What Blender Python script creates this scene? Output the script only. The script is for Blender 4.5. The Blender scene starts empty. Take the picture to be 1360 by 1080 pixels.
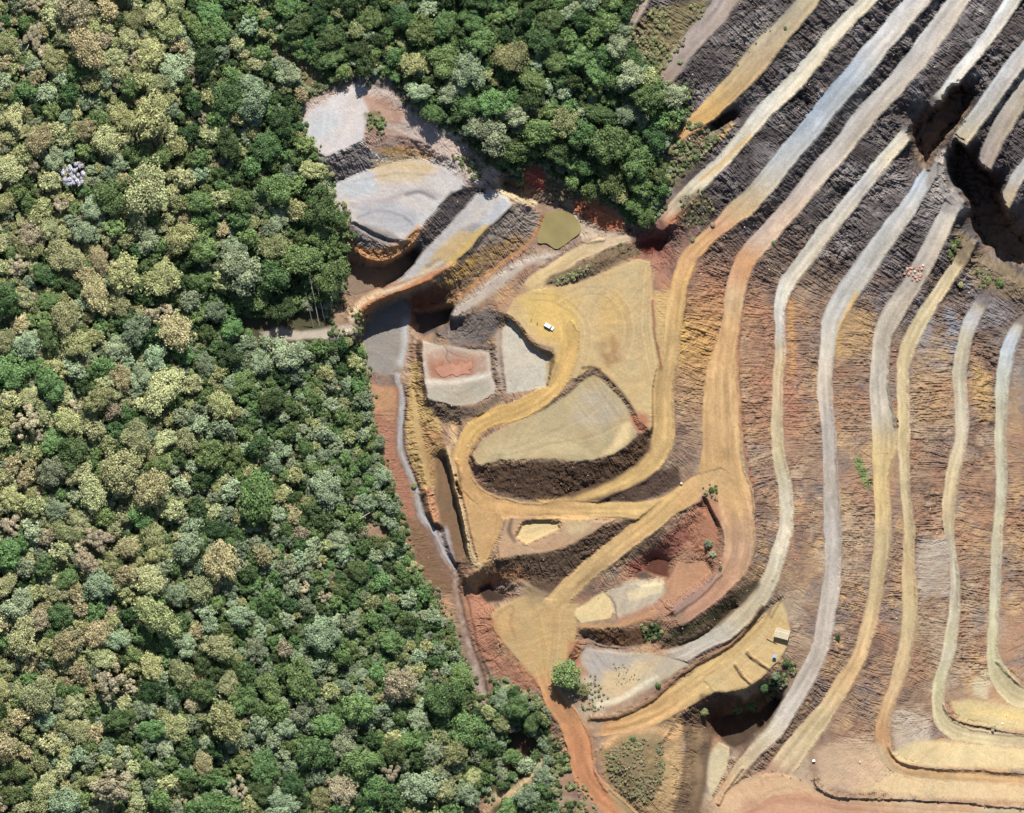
import bpy, bmesh, math, random
import numpy as np
from mathutils import Vector, Matrix

R = math.radians
S = 0.385                       # metres per photo pixel
SUN_EL, SUN_AZ = 46.0, 6.0      # degrees; azimuth from +Y towards +X
scene = bpy.context.scene
COL = scene.collection

# ------------------------------------------------------------------ camera, sky, sun, exposure
cam_d = bpy.data.cameras.new("camera")
cam_d.type = 'ORTHO'
cam_d.ortho_scale = 1360 * S
cam_d.clip_start = 10.0
cam_d.clip_end = 5000.0
cam = bpy.data.objects.new("camera", cam_d)
cam.location = (0, 0, 400)
COL.objects.link(cam)
scene.camera = cam

world = bpy.data.worlds.new("World")
scene.world = world
world.use_nodes = True
wn = world.node_tree
bg = wn.nodes["Background"]
sky = wn.nodes.new("ShaderNodeTexSky")
sky.sky_type = 'NISHITA'
sky.sun_disc = False
sky.sun_elevation = R(SUN_EL)
sky.sun_rotation = R(SUN_AZ)
wn.links.new(sky.outputs[0], bg.inputs[0])
bg.inputs[1].default_value = 0.055

sun_d = bpy.data.lights.new("sun", 'SUN')
sun_d.energy = 4.6
sun_d.angle = R(0.5)
sun_d.color = (1.0, 0.95, 0.87)
sun = bpy.data.objects.new("sun", sun_d)
e, a = R(SUN_EL), R(SUN_AZ)
sdir = Vector((math.sin(a) * math.cos(e), math.cos(a) * math.cos(e), math.sin(e)))
sun.rotation_euler = sdir.to_track_quat('Z', 'Y').to_euler()
sun.location = (0, 0, 300)
COL.objects.link(sun)

scene.view_settings.view_transform = 'Standard'
scene.view_settings.look = 'None'
scene.view_settings.gamma = 1.0
scene.view_settings.exposure = 0.98
GAIN = 2.12                     # displayed linear value of a level white sheet in the sun
scene.cycles.max_bounces = 4
scene.cycles.diffuse_bounces = 2
scene.cycles.glossy_bounces = 1
scene.cycles.transmission_bounces = 1
scene.cycles.transparent_max_bounces = 2

def lin(c):
    c = np.asarray(c, float) / 255.0
    return np.where(c <= 0.04045, c / 12.92, ((c + 0.055) / 1.055) ** 2.4)

def alb(c):                     # colour a level sunlit surface shows -> its albedo
    return lin(c) / GAIN

# ------------------------------------------------------------------ grid in photo pixels
STEP = 1.25
U0, U1, V0, V1 = -80.0, 1440.0, -80.0, 1160.0
us = np.arange(U0, U1 + 0.1, STEP)
vs = np.arange(V0, V1 + 0.1, STEP)
NU, NV = len(us), len(vs)
UU, VV = np.meshgrid(us, vs)
rng = np.random.default_rng(7)

def vnoise(u, v, scale, seed):
    r = np.random.default_rng(seed)
    nx, ny = int((U1 - U0) / scale) + 8, int((V1 - V0) / scale) + 8
    L = r.random((ny, nx)).astype(np.float32)
    x = (u - U0) / scale + 2
    y = (v - V0) / scale + 2
    x = np.clip(x, 0, nx - 2.001); y = np.clip(y, 0, ny - 2.001)
    xi = x.astype(int); yi = y.astype(int)
    fx = x - xi; fy = y - yi
    fx = fx * fx * (3 - 2 * fx); fy = fy * fy * (3 - 2 * fy)
    a0 = L[yi, xi] * (1 - fx) + L[yi, xi + 1] * fx
    a1 = L[yi + 1, xi] * (1 - fx) + L[yi + 1, xi + 1] * fx
    return (a0 * (1 - fy) + a1 * fy) * 2 - 1

def fbm(u, v, scale, seed, octs=4, gain=0.55):
    t = np.zeros_like(u); amp = 1.0; tot = 0
    for o in range(octs):
        t += amp * vnoise(u, v, scale / 2 ** o, seed + o * 13)
        tot += amp; amp *= gain
    return t / tot

WU = UU + 1.6 * fbm(UU, VV, 14, 100, 3) + 3.0 * fbm(UU, VV, 60, 110, 2)
WV = VV + 1.6 * fbm(UU, VV, 14, 120, 3) + 3.0 * fbm(UU, VV, 60, 130, 2)

def win(x0, x1, y0, y1, m):
    i0 = max(0, int((x0 - m - U0) / STEP)); i1 = min(NU, int((x1 + m - U0) / STEP) + 2)
    j0 = max(0, int((y0 - m - V0) / STEP)); j1 = min(NV, int((y1 + m - V0) / STEP) + 2)
    return slice(j0, j1), slice(i0, i1)

def poly_sd(pts, m=14):
    """signed distance to a polygon (negative inside) in a window"""
    p = np.array(pts, float)
    w = win(p[:, 0].min(), p[:, 0].max(), p[:, 1].min(), p[:, 1].max(), m + 6)
    x, y = WU[w], WV[w]
    d = np.full(x.shape, 1e9); inside = np.zeros(x.shape, bool)
    n = len(p)
    for k in range(n):
        ax, ay = p[k]; bx, by = p[(k + 1) % n]
        ex, ey = bx - ax, by - ay
        L2 = ex * ex + ey * ey + 1e-9
        t = np.clip(((x - ax) * ex + (y - ay) * ey) / L2, 0, 1)
        d = np.minimum(d, (x - ax - t * ex) ** 2 + (y - ay - t * ey) ** 2)
        c = (ay > y) != (by > y)
        if by != ay:
            inside ^= c & (x < ex * (y - ay) / (by - ay) + ax)
    d = np.sqrt(d)
    return w, np.where(inside, -d, d)

def smooth_pts(p, n=3):
    """Catmull-Rom through rows of (x, y, ...)"""
    p = np.array(p, float)
    if len(p) < 3: return p
    q = np.vstack([2 * p[0] - p[1], p, 2 * p[-1] - p[-2]])
    out = []
    for i in range(1, len(q) - 2):
        for k in range(n):
            t = k / n
            a, b, c, d = q[i - 1], q[i], q[i + 1], q[i + 2]
            out.append(0.5 * (2 * b + (c - a) * t + (2 * a - 5 * b + 4 * c - d) * t * t + (3 * b - a - 3 * c + d) * t ** 3))
    out.append(p[-1])
    return np.array(out)

def stroke_sd(rows, m=10):
    """rows of (x, y, halfwidth, extra...) -> window, distance beyond the half width, interpolated extras, tangent"""
    p = smooth_pts(rows)
    hw = p[:, 2].max()
    w = win(p[:, 0].min(), p[:, 0].max(), p[:, 1].min(), p[:, 1].max(), m + hw + 6)
    x, y = WU[w], WV[w]
    best = np.full(x.shape, 1e9)
    ext = np.zeros(x.shape + (p.shape[1] - 2,))
    tx = np.zeros(x.shape); ty = np.zeros(x.shape); side = np.zeros(x.shape)
    for k in range(len(p) - 1):
        ax, ay = p[k, :2]; ex, ey = p[k + 1, :2] - p[k, :2]
        L = math.hypot(ex, ey) + 1e-9
        t = np.clip(((x - ax) * ex + (y - ay) * ey) / (L * L), 0, 1)
        d = np.hypot(x - ax - t * ex, y - ay - t * ey)
        h = p[k, 2] + t * (p[k + 1, 2] - p[k, 2])
        q = d - h
        b = q < best
        best = np.where(b, q, best)
        for c in range(p.shape[1] - 2):
            v = p[k, 2 + c] + t * (p[k + 1, 2 + c] - p[k, 2 + c])
            ext[..., c] = np.where(b, v, ext[..., c])
        tx = np.where(b, ex / L, tx); ty = np.where(b, ey / L, ty)
        cr = (ex * (y - ay) - ey * (x - ax)) / L
        side = np.where(b, cr / np.maximum(h, 1), side)
    return w, best, ext, tx, ty, side

# fields
H = np.zeros((NV, NU)); FIX = np.zeros((NV, NU), bool)
A = np.zeros((NV, NU, 3))
REG = np.zeros((NV, NU), np.int16)
TX = np.zeros((NV, NU)); TY = np.zeros((NV, NU)); TR = np.zeros((NV, NU))
BERM = np.zeros((NV, NU)); TALUS = np.zeros((NV, NU))
ROUGH = np.ones((NV, NU))       # how rocky a sloping place is

def fix_poly(pts, z, inset=0.0):
    """z: number, or (x0, y0, z0, x1, y1, z1) for a ramp"""
    w, d = poly_sd(pts)
    m = d < -inset
    if isinstance(z, tuple):
        x0, y0, z0, x1, y1, z1 = z
        L2 = (x1 - x0) ** 2 + (y1 - y0) ** 2
        t = np.clip(((UU[w] - x0) * (x1 - x0) + (VV[w] - y0) * (y1 - y0)) / L2, 0, 1)
        zz = z0 + t * (z1 - z0)
    else:
        zz = np.full(d.shape, float(z))
    H[w] = np.where(m, zz, H[w]); FIX[w] |= m

def fix_line(rows):             # rows (x, y, halfwidth, z)
    w, d, ext, *_ = stroke_sd(rows)
    m = d < 0
    H[w] = np.where(m, ext[..., 1], H[w]); FIX[w] |= m

def fix_pt(x, y, z, r=3):
    fix_line([(x - 1, y, r, z), (x + 1, y, r, z)])

def mix(w, al, c):
    A[w] = A[w] * (1 - al[..., None]) + np.asarray(c) * al[..., None]

def nz(w, al, n, seed, scale):  # break up a paint's opacity
    if n:
        f = fbm(UU[w], VV[w], scale, seed, 4)
        al = np.clip(al * (1 + n * f * 2.2), 0, 1)
    return al

_seed = [500]
def pp(pts, c, f=2.0, al=1.0, n=0.0, sc=12):
    """paint polygon with colour c (as it shows level in the sun)"""
    w, d = poly_sd(pts, m=14 + f)
    t = np.clip(0.5 - d / (2 * f), 0, 1); t = t * t * (3 - 2 * t) * al
    _seed[0] += 7
    mix(w, nz(w, t, n, _seed[0], sc), alb(c))

def pl(rows, c, f=1.5, al=1.0, n=0.0, sc=10):
    """paint line, rows (x, y, halfwidth)"""
    w, d, *_ = stroke_sd(rows, m=10 + f)
    t = np.clip(0.5 - d / (2 * f), 0, 1) * al
    _seed[0] += 7
    mix(w, nz(w, t, n, _seed[0], sc), alb(c))

ROADS = []
def road(rows, name=None):
    """rows (x, y, halfwidth, z, (r, g, b)): level bench road, its colour and wheel direction"""
    q = [(r_[0], r_[1], r_[2] + 1.0, r_[3]) + tuple(alb(r_[4])) for r_ in rows]
    w, d, ext, tx, ty, side = stroke_sd(q)
    m = d < 0
    H[w] = np.where(m, ext[..., 1], H[w]); FIX[w] |= m
    t = np.clip(0.5 - d / 1.5, 0, 1)
    fe = np.ones(d.shape)
    for (p_, n_) in ((q[0], q[1]), (q[-1], q[-2])):
        ax_, ay_ = n_[0] - p_[0], n_[1] - p_[1]; l_ = math.hypot(ax_, ay_)
        near = np.hypot(WU[w] - p_[0], WV[w] - p_[1]) < p_[2] * 2.6
        f_ = np.clip(((WU[w] - p_[0]) * ax_ + (WV[w] - p_[1]) * ay_) / l_ / (p_[2] * 1.3), 0, 1)
        fe = np.where(near, fe * f_ * f_ * (3 - 2 * f_), fe)
    t = t * fe
    under = A[w].copy()
    u_, v_ = UU[w], VV[w]
    wob = fbm(u_, v_, 22, 301, 3); fine = fbm(u_, v_, 5, 307, 3, 0.8)
    sd = side + 0.22 * wob
    rc = ext[..., 2:5] * (1 + 0.16 * wob + 0.07 * np.cos(sd * 8.5) * (np.abs(sd) < 0.8) * (0.6 + wob))[..., None]
    ne = np.clip((u_ - 880) / 120, 0, 1) * np.clip((470 - v_) / 140, 0, 1)
    cool = (np.clip(sd * 1.3, -1, 1) * ne)[..., None]  # bluish shadow of the slope above painted into the uphill half, warmer outside
    rc = rc * np.where(cool > 0, 1 + cool * np.array([-0.09, -0.02, 0.06]), 1 - cool * np.array([0.04, 0.0, -0.10]))
    crumb = (np.clip((3.6 + 3.0 * fine + 2.0 * wob + d) / 2.2, 0, 0.8) * (side < 0))[..., None]
    rc = rc * (1 - crumb) + (0.45 * rc + 0.55 * under) * crumb
    lip = np.exp(-((side - 0.88) / 0.10) ** 2)[..., None] * (0.5 + 0.5 * fine[..., None])
    rc = rc * (1 + 0.07 * np.clip(lip, 0, 1))
    BERM[w] = np.where(m, fe * 0.55 * np.exp(-((d + 2.2) / 1.4) ** 2) * (side < 0) * (0.6 + 0.7 * fine) + 0.0, BERM[w])
    A[w] = A[w] * (1 - t[..., None]) + rc * t[..., None]
    TX[w] = np.where(m, tx, TX[w]); TY[w] = np.where(m, ty, TY[w]); TR[w] = np.where(m, 1, TR[w])
    ROUGH[w] = np.where(d < 0.5, 0, ROUGH[w])
    if name:
        ROADS.append(name); k = 10 + len(ROADS)
        REG[w] = np.where(d < 1.0, k, REG[w])

def pad(pts, z, c=None, f=1.5, name=None, al=1.0):
    fix_poly(pts, z)
    w, d = poly_sd(pts)
    ROUGH[w] = np.where(d < 0.5, 0, ROUGH[w])
    TR[w] = np.where(d < 0, 0, TR[w]); BERM[w] = np.where(d < 1, 0, BERM[w])
    if c is not None: pp(pts, c, f, al)
    if name:
        ROADS.append(name); k = 10 + len(ROADS)
        REG[w] = np.where(d < 0.5, k, REG[w])

# ------------------------------------------------------------------ base colours of the slopes
A[:] = alb((166, 137, 112))
n1 = fbm(WU, WV, 70, 11, 4); n2 = fbm(WU, WV, 26, 17, 4); n3 = fbm(WU, WV, 12, 23, 3)
def field_mix(mask, c):
    global A
    m = np.clip(mask, 0, 1)[..., None]
    A = A * (1 - m) + alb(c) * m
def ramp(x, a_, b_): return np.clip((x - a_) / (b_ - a_), 0, 1)
# warm middle band of benches
field_mix(ramp(n1, 0.0, 0.5) * 0.7, (182, 142, 112))
field_mix(ramp(-n1, 0.1, 0.5) * 0.7, (150, 124, 110))
field_mix(ramp(n2, 0.15, 0.5) * 0.65, (204, 168, 122))
field_mix(ramp(-n2, 0.2, 0.5) * 0.7, (124, 100, 92))
n4 = fbm(WU, WV, 38, 913, 4, 0.65)
field_mix(ramp(n4, 0.12, 0.4) * 0.45, (180, 130, 100))
field_mix(ramp(-n4, 0.15, 0.42) * 0.65, (190, 168, 142))
field_mix(ramp(fbm(WU, WV, 30, 931, 4, 0.7), 0.2, 0.4) * 0.6, (134, 122, 120))
# red and orange ground round the junction of the benches
redm = np.exp(-(((UU - 925) / 75) ** 2 + ((VV - 370) / 75) ** 2) * 0.9)
field_mix(redm * (0.6 + 0.6 * n2), (190, 126, 90))
field_mix(np.exp(-(((UU - 875) / 34) ** 2 + ((VV - 322) / 34) ** 2)) * (0.9 + 0.5 * n3), (158, 84, 66))
field_mix(np.exp(-(((UU - 930) / 40) ** 2 + ((VV - 460) / 55) ** 2)) * 0.85, (214, 168, 98))
field_mix(np.exp(-(((UU - 1015) / 22) ** 2 + ((VV - 480) / 110) ** 2)) * (0.5 + 0.5 * n2), (180, 126, 100))
field_mix(np.exp(-(((UU - 1050) / 14) ** 2 + ((VV - 530) / 70) ** 2)) * 0.6, (184, 122, 100))
# grey and blue-grey rock in the upper right
gm = ramp((UU - 880) * 0.35 - (VV - 250) + n1 * 60, -120, 40)
field_mix(gm * 0.95, (100, 95, 97))
field_mix(gm * ramp(n2, 0.05, 0.45) * 0.75, (158, 152, 152))
field_mix(gm * ramp(-n2, 0.15, 0.45) * 0.8, (80, 72, 72))
bl = np.exp(-(((UU - 1265) / 80) ** 2 + ((VV - 440) / 65) ** 2))
field_mix(bl * ramp(n2 + n3 * 0.6, -0.15, 0.25), (150, 150, 158))
# grassed slope left of the first benches
# ------------------------------------------------------------------ heights: forest ground
for x, y, z in [(-80, -80, 48), (-80, 300, 40), (-80, 700, 34), (-80, 1160, 26), (200, -80, 46), (200, 100, 40), (150, 300, 32), (150, 520, 28),
                (150, 760, 24), (200, 1000, 14), (350, 20, 42), (360, 110, 34), (390, 200, 27), (330, 300, 22), (430, 300, 16), (440, 350, 12), (300, 420, 12),
                (380, 425, 6), (430, 480, -2), (360, 560, 6), (440, 600, -2), (330, 700, 8), (480, 700, -6), (400, 800, 4), (540, 830, -9),
                (400, 1000, 2), (560, 1000, -10), (600, 900, -13), (500, 1160, -4), (600, -80, 46), (600, 50, 42), (700, 20, 44), (790, 60, 40),
                (680, 140, 30), (760, 190, 17), (820, 180, 21), (850, 240, 13), (790, 250, 11.5), (740, 222, 12.5), (702, 205, 15.5), (560, 130, 36), (620, 160, 32), (850, 100, 38), (700, 945, -14),
                (725, 1050, -14), (650, 1100, -22), (720, 1160, -18)]:
    fix_pt(x, y, z)
# control points outside the right and bottom edges
for x, y, z in [(1440, -80, -10), (1440, 200, -32), (1440, 400, -58), (1440, 700, -64), (1440, 850, -56), (1440, 960, -37), (1440, 1020, -28)]:
    fix_pt(x, y, z)

# paint: forest floor
FOREST = [
    [(-90, -90), (850, -90), (848, 0), (830, 30), (845, 62), (866, 85), (880, 115), (912, 118), (915, 148), (895, 172), (878, 205), (888, 235), (880, 262),
     (866, 292), (846, 300), (826, 280), (800, 262), (776, 255), (750, 240), (722, 222), (700, 213), (688, 235), (664, 226), (638, 198), (610, 176),
     (572, 152), (545, 128), (528, 106), (505, 96), (470, 100), (440, 108), (400, 132), (396, 160), (416, 200), (432, 225), (445, 262), (462, 292),
     (462, 325), (456, 362), (456, 392), (435, 412), (440, 440), (466, 450), (480, 462), (484, 500), (492, 535), (500, 600), (518, 645), (534, 700),
     (545, 742), (570, 785), (598, 828), (614, 872), (632, 920), (640, 952), (650, 925), (662, 905), (690, 917), (720, 938), (730, 962), (730, 1000),
     (740, 1080), (745, 1170), (640, 1170), (655, 1065), (640, 1050), (600, 1170), (-90, 1170)]]
FMASK = np.zeros((NV, NU))
for P in FOREST:
    w, d = poly_sd(P)
    t = np.clip(0.5 - d / 6.0, 0, 1)
    FMASK[w] = np.maximum(FMASK[w], t)
    mix(w, t, alb((96, 92, 64)))
    REG[w] = np.where(d < 0, 1, REG[w])
field_mix(FMASK * ramp(n2, 0.1, 0.5) * 0.7, (112, 100, 72))
field_mix(FMASK * ramp(-n2, 0.1, 0.5) * 0.6, (52, 60, 38))
# grassy openings in and beside the forest
pp([(318, 8), (345, 0), (372, 40), (400, 72), (438, 100), (442, 116), (412, 128), (380, 102), (340, 66)], (146, 132, 96), 8, 0.9, 0.3)
pp([(345, 440), (372, 434), (400, 440), (440, 436), (470, 430), (478, 445), (465, 456), (430, 452), (390, 452), (355, 448)], (200, 186, 168), 3, 1)
pp([(640, 1080), (650, 1055), (680, 1045), (705, 1022), (715, 1000), (722, 990), (718, 1015), (700, 1040), (690, 1052), (655, 1072)], (205, 176, 132), 4, 1)
pp([(668, 1010), (690, 975), (705, 985), (700, 1015), (680, 1030)], (112, 82, 66), 6, 0.9, 0.4, 6)
pp([(440, 560), (458, 600), (470, 650), (495, 690), (515, 720), (505, 728), (480, 700), (455, 650), (440, 600)], (150, 136, 100), 6, 0.8, 0.4, 6)
pp([(478, 682), (510, 690), (525, 715), (500, 722)], (178, 142, 118), 6, 0.9, 0.4, 6)
pp([(835, 40), (870, 10), (940, 0), (930, 25), (900, 70), (870, 105), (850, 90), (845, 60)], (140, 128, 92), 6, 0.95, 0.25, 8)
pp([(880, 190), (905, 160), (935, 165), (960, 180), (930, 215), (900, 240), (884, 262), (872, 292), (862, 300), (876, 240)], (146, 132, 98), 7, 0.95, 0.3, 8)
fix_line([(345, 446, 3, 8), (400, 446, 5, 6), (440, 444, 6, 5), (470, 438, 6, 6)])

# ------------------------------------------------------------------ north lobe of terraces
CLOUD = (216, 210, 210); PALE = (214, 202, 182); ROCKG = (142, 134, 134)
P1 = [(396, 164), (412, 144), (444, 128), (474, 113), (483, 116), (485, 138), (493, 150), (486, 170), (482, 188), (468, 190), (432, 207), (420, 200), (408, 180)]
pp([(388, 150), (420, 128), (470, 112), (520, 118), (545, 150), (600, 178), (645, 202), (664, 230), (650, 250), (618, 250), (590, 222), (540, 200), (495, 195), (470, 200), (410, 205)], (212, 192, 180), 5)
pp([(420, 205), (486, 188), (505, 205), (600, 214), (620, 245), (560, 305), (530, 325), (470, 310), (452, 285), (440, 255)], (212, 204, 198), 4)
pad(P1, 30, CLOUD, 3)
pp([(405, 165), (430, 150), (450, 155), (440, 185), (420, 190)], (206, 208, 210), 8, 0.8)
pp([(480, 128), (515, 130), (540, 152), (530, 165), (500, 160)], (188, 144, 122), 5, 0.8)
pp([(484, 150), (505, 148), (516, 165), (508, 178), (488, 176)], (128, 122, 84), 5, 0.8, 0.5, 5)
fix_line([(505, 150, 8, 30), (545, 160, 6, 29), (590, 186, 6, 26), (640, 212, 5, 20), (654, 234, 4, 15.5)])
fix_line([(500, 172, 3, 29), (560, 190, 3, 27), (600, 212, 3, 24), (622, 234, 3, 21)])
pp([(486, 168), (520, 172), (560, 190), (592, 212), (600, 222), (575, 208), (540, 205), (505, 206), (485, 195)], (164, 122, 104), 5, 0.7, 0.4)
pp([(500, 200), (535, 195), (575, 208), (570, 218), (520, 216)], (214, 172, 112), 5, 0.85, 0.3)
S1 = [(430, 212), (470, 192), (484, 192), (498, 208), (500, 220), (470, 232), (442, 244), (430, 226)]
pp(S1, ROCKG, 2)
P2 = [(438, 248), (452, 240), (470, 232), (500, 222), (560, 212), (592, 222), (612, 242), (614, 250), (598, 262), (578, 282), (560, 302), (536, 318), (518, 316), (492, 306), (466, 296), (452, 280)]
pad(P2, (560, 215, 21, 520, 315, 18), (216, 208, 204), 3)
pp([(496, 214), (560, 210), (585, 225), (560, 240), (500, 245)], (222, 198, 158), 8, 0.9)
pp([(450, 245), (490, 225), (500, 250), (470, 268)], (200, 206, 212), 8, 0.9)
pp([(470, 275), (520, 268), (560, 285), (550, 306), (510, 306), (475, 295)], (190, 190, 194), 8, 0.9)
pl([(470, 272, 3), (510, 268, 3), (535, 258, 3), (560, 254, 3), (585, 262, 3)], (188, 180, 180), 3, 0.9)
pl([(470, 240, 1), (500, 236, 1.2), (540, 232, 1), (580, 234, 1)], (170, 150, 128), 1.5, 0.6, 0.3)
pl([(490, 225, 1.5), (530, 222, 1.5), (570, 224, 2)], (224, 190, 132), 3, 0.7, 0.3)
pl([(475, 290, 1.2), (500, 280, 1.2), (530, 286, 1.2), (548, 298, 1.2)], (150, 146, 150), 2, 0.7, 0.3)
pl([(540, 258, 2), (555, 255, 2), (575, 262, 2), (582, 266, 1)], (132, 124, 124), 2, 0.8)
# grey rock knob and the orange rim over the pit
fix_line([(470, 300, 3, 16), (500, 318, 4, 15), (525, 322, 3, 16)])
fix_line([(462, 318, 2, 10), (482, 338, 3, 9), (510, 344, 3, 10), (535, 330, 3, 14), (556, 312, 2, 17)])
pp([(465, 296), (490, 300), (520, 308), (532, 318), (520, 335), (490, 335), (468, 315)], (158, 148, 144), 4, 0.9, 0.2, 6)
pp([(452, 305), (470, 325), (485, 330), (510, 328), (535, 318), (556, 298), (562, 304), (548, 326), (515, 348), (485, 346), (458, 324)], (216, 158, 104), 4, 0.95)
# shaded pit at the west
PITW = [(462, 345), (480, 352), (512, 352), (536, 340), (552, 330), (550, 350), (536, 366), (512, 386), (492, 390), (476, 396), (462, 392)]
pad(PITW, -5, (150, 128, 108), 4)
# diagonal dark face and the second terrace
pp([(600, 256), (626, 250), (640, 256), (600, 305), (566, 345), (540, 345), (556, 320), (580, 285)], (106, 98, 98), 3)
P3 = [(630, 258), (650, 250), (664, 256), (680, 270), (668, 285), (648, 304), (626, 330), (604, 350), (588, 362), (566, 372), (536, 388), (512, 394), (505, 390), (532, 368), (560, 338), (596, 302)]
pad(P3, (650, 255, 14, 520, 388, 8), (202, 196, 192), 2.5)
pl([(640, 262, 6), (600, 305, 6), (570, 340, 6), (545, 362, 5)], (192, 188, 186), 4, 0.9, 0.2)
pl([(668, 268, 6), (650, 288, 6), (630, 304, 5)], (190, 196, 204), 4, 0.9)
pp([(585, 330), (610, 308), (640, 306), (645, 300), (620, 335), (600, 350), (570, 362), (560, 358)], (206, 174, 116), 5, 0.9)
pl([(645, 303, 4), (622, 328, 4), (602, 348, 4), (588, 358, 4)], (218, 184, 98), 3, 0.9)
pp([(565, 352), (585, 345), (596, 352), (575, 364)], (150, 140, 140), 3, 0.8)
pp([(610, 308), (628, 296), (640, 300), (628, 310)], (152, 146, 146), 3, 0.7)
# orange ridge with the cliff under it
pl([(602, 354, 3), (575, 366, 6), (545, 378, 8), (515, 390, 9), (492, 402, 9), (474, 420, 8)], (214, 146, 98), 3, 1, 0.1)
pl([(588, 348, 2), (560, 364, 3), (530, 382, 3), (500, 392, 4), (480, 405, 4), (468, 424, 5)], (230, 204, 168), 2, 0.9)
fix_line([(600, 352, 2, 12), (560, 370, 4, 9), (525, 386, 5, 8), (495, 400, 5, 7), (474, 418, 5, 6), (462, 436, 5, 5)])
# ledge of the east end, running water
pl([(660, 240, 5), (668, 256, 5), (690, 264, 4), (708, 268, 4)], (226, 206, 168), 3)
fix_line([(655, 246, 3, 13), (668, 258, 4, 13), (690, 266, 3, 13), (708, 270, 3, 12)])
pp([(612, 246), (640, 250), (645, 256), (615, 254)], (96, 88, 88), 2)
# large ribbed face above the channel
S3 = [(676, 274), (698, 270), (712, 280), (716, 295), (704, 314), (682, 332), (652, 356), (614, 382), (590, 398), (565, 412), (545, 408), (548, 390), (575, 374), (604, 354), (628, 330), (652, 302)]
pp(S3, (158, 146, 138), 2)
pp([(640, 330), (690, 310), (700, 318), (650, 358), (612, 384), (590, 398), (575, 376), (604, 356)], (176, 142, 98), 8, 0.9, 0.2)
pp([(600, 352), (625, 335), (640, 345), (610, 372), (590, 380)], (190, 152, 80), 6, 0.8, 0.3)
pp([(548, 390), (580, 374), (600, 385), (590, 400), (560, 412), (545, 408)], (136, 84, 60), 5, 0.9)
pl([(680, 275, 2), (655, 300, 4), (630, 330, 4), (612, 348, 4)], (92, 84, 80), 2, 0.9, 0.3, 6)
CH = [(718, 290, 2, 5), (708, 316, 2, 4.5), (684, 336, 2, 4), (645, 365, 2, 3), (614, 388, 2, 1), (596, 402, 2, -3)]
fix_line(CH)
pl([(r_[0], r_[1], r_[2]) for r_ in CH], (190, 138, 88), 2)
fix_line([(748, 342, 3, 7), (716, 344, 4, 7), (692, 356, 6, 7), (660, 376, 6, 7), (622, 402, 6, 6.5), (604, 416, 5, 6)])
pl([(738, 338, 4), (710, 342, 6), (684, 356, 8), (656, 378, 8), (622, 402, 8), (604, 418, 7)], (196, 182, 168), 3)
pl([(760, 328, 1.2), (720, 352, 1.2), (690, 376, 1.2), (676, 386, 1.2)], (118, 104, 96), 1.5, 0.8)
# bank north of the pond
pp([(692, 235), (700, 214), (722, 226), (728, 252), (712, 254)], (178, 96, 78), 3, 1, 0.1)
pp([(722, 240), (745, 232), (765, 245), (766, 262), (745, 268), (728, 258)], (134, 112, 92), 4, 0.9, 0.3, 5)
pp([(762, 268), (780, 262), (800, 268), (826, 290), (830, 304), (805, 308), (780, 292), (764, 280)], (204, 128, 88), 4)
fix_line([(700, 222, 4, 15), (730, 245, 4, 11), (764, 260, 3, 8), (800, 278, 4, 9.5), (828, 294, 3, 8.5)])
fix_line([(668, 246, 3, 6), (690, 256, 4, 4.5), (720, 276, 4, 4.5), (752, 280, 3, 3.8), (776, 300, 3, 4.4), (800, 310, 3, 5.2)])
pp([(756, 276), (770, 286), (800, 306), (830, 312), (800, 314), (770, 320), (768, 300)], (196, 176, 156), 3)
# upper road of the middle
YR = (208, 178, 126)
road([(840, 316, 4, 5, (206, 182, 150)), (815, 320, 7, 6, (206, 182, 150)), (790, 328, 9, 7, (208, 184, 144)), (762, 342, 9, 7.5, (208, 182, 136)),
      (735, 360, 10, 8.2, (206, 178, 130)), (712, 378, 11, 9, (206, 178, 126)), (700, 392, 10, 9.5, YR)], "upper_pit_road")
fix_poly([(727, 280), (750, 278), (769, 290), (773, 307), (762, 319), (740, 333), (725, 325), (712, 323), (715, 305), (720, 290)], 4.3)
# main pads
MP = [(682, 398), (704, 388), (722, 384), (766, 376), (796, 364), (826, 350), (848, 344), (864, 346), (866, 365), (866, 410), (870, 450), (878, 492), (872, 530), (866, 566),
      (862, 574), (846, 552), (820, 518), (796, 490), (784, 489), (766, 502), (742, 498), (738, 480), (736, 462), (712, 455), (698, 441), (690, 427), (672, 416)]
pad(MP, 9.5, (210, 180, 126), 2, "graded_yard")
pp([(690, 395), (730, 385), (765, 400), (770, 430), (755, 460), (738, 455), (715, 445), (700, 425)], (224, 188, 104), 10, 0.9)
pp([(770, 380), (830, 352), (862, 350), (866, 430), (840, 500), (820, 470), (800, 420)], (202, 178, 130), 10, 0.8)
pp([(800, 400), (825, 385), (835, 420), (815, 470), (800, 460)], (214, 178, 106), 10, 0.6, 0.4, 14)
pp([(790, 455), (815, 445), (830, 475), (805, 490)], (178, 138, 92), 6, 0.6, 0.5, 8)
LP = [(788, 496), (800, 504), (818, 524), (842, 556), (848, 572), (838, 590), (815, 604), (790, 612), (760, 615), (735, 609), (700, 608), (660, 612), (634, 620), (627, 606), (640, 584), (680, 562), (730, 538), (756, 522), (774, 506)]
pad(LP, 7.4, (192, 172, 128), 3, "graded_yard")
pp([(770, 520), (800, 515), (830, 550), (800, 570), (760, 560)], (188, 174, 150), 12, 0.8, 0.3, 16)
pp([(640, 600), (700, 575), (760, 580), (790, 606), (720, 606), (650, 612)], (204, 184, 138), 10, 0.8, 0.3, 16)
pp([(815, 590), (830, 562), (840, 562), (836, 584), (815, 602), (798, 606)], (230, 202, 148), 4, 0.9)
pp([(836, 552), (856, 548), (862, 560), (850, 575)], (196, 128, 98), 4, 0.8)
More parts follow.
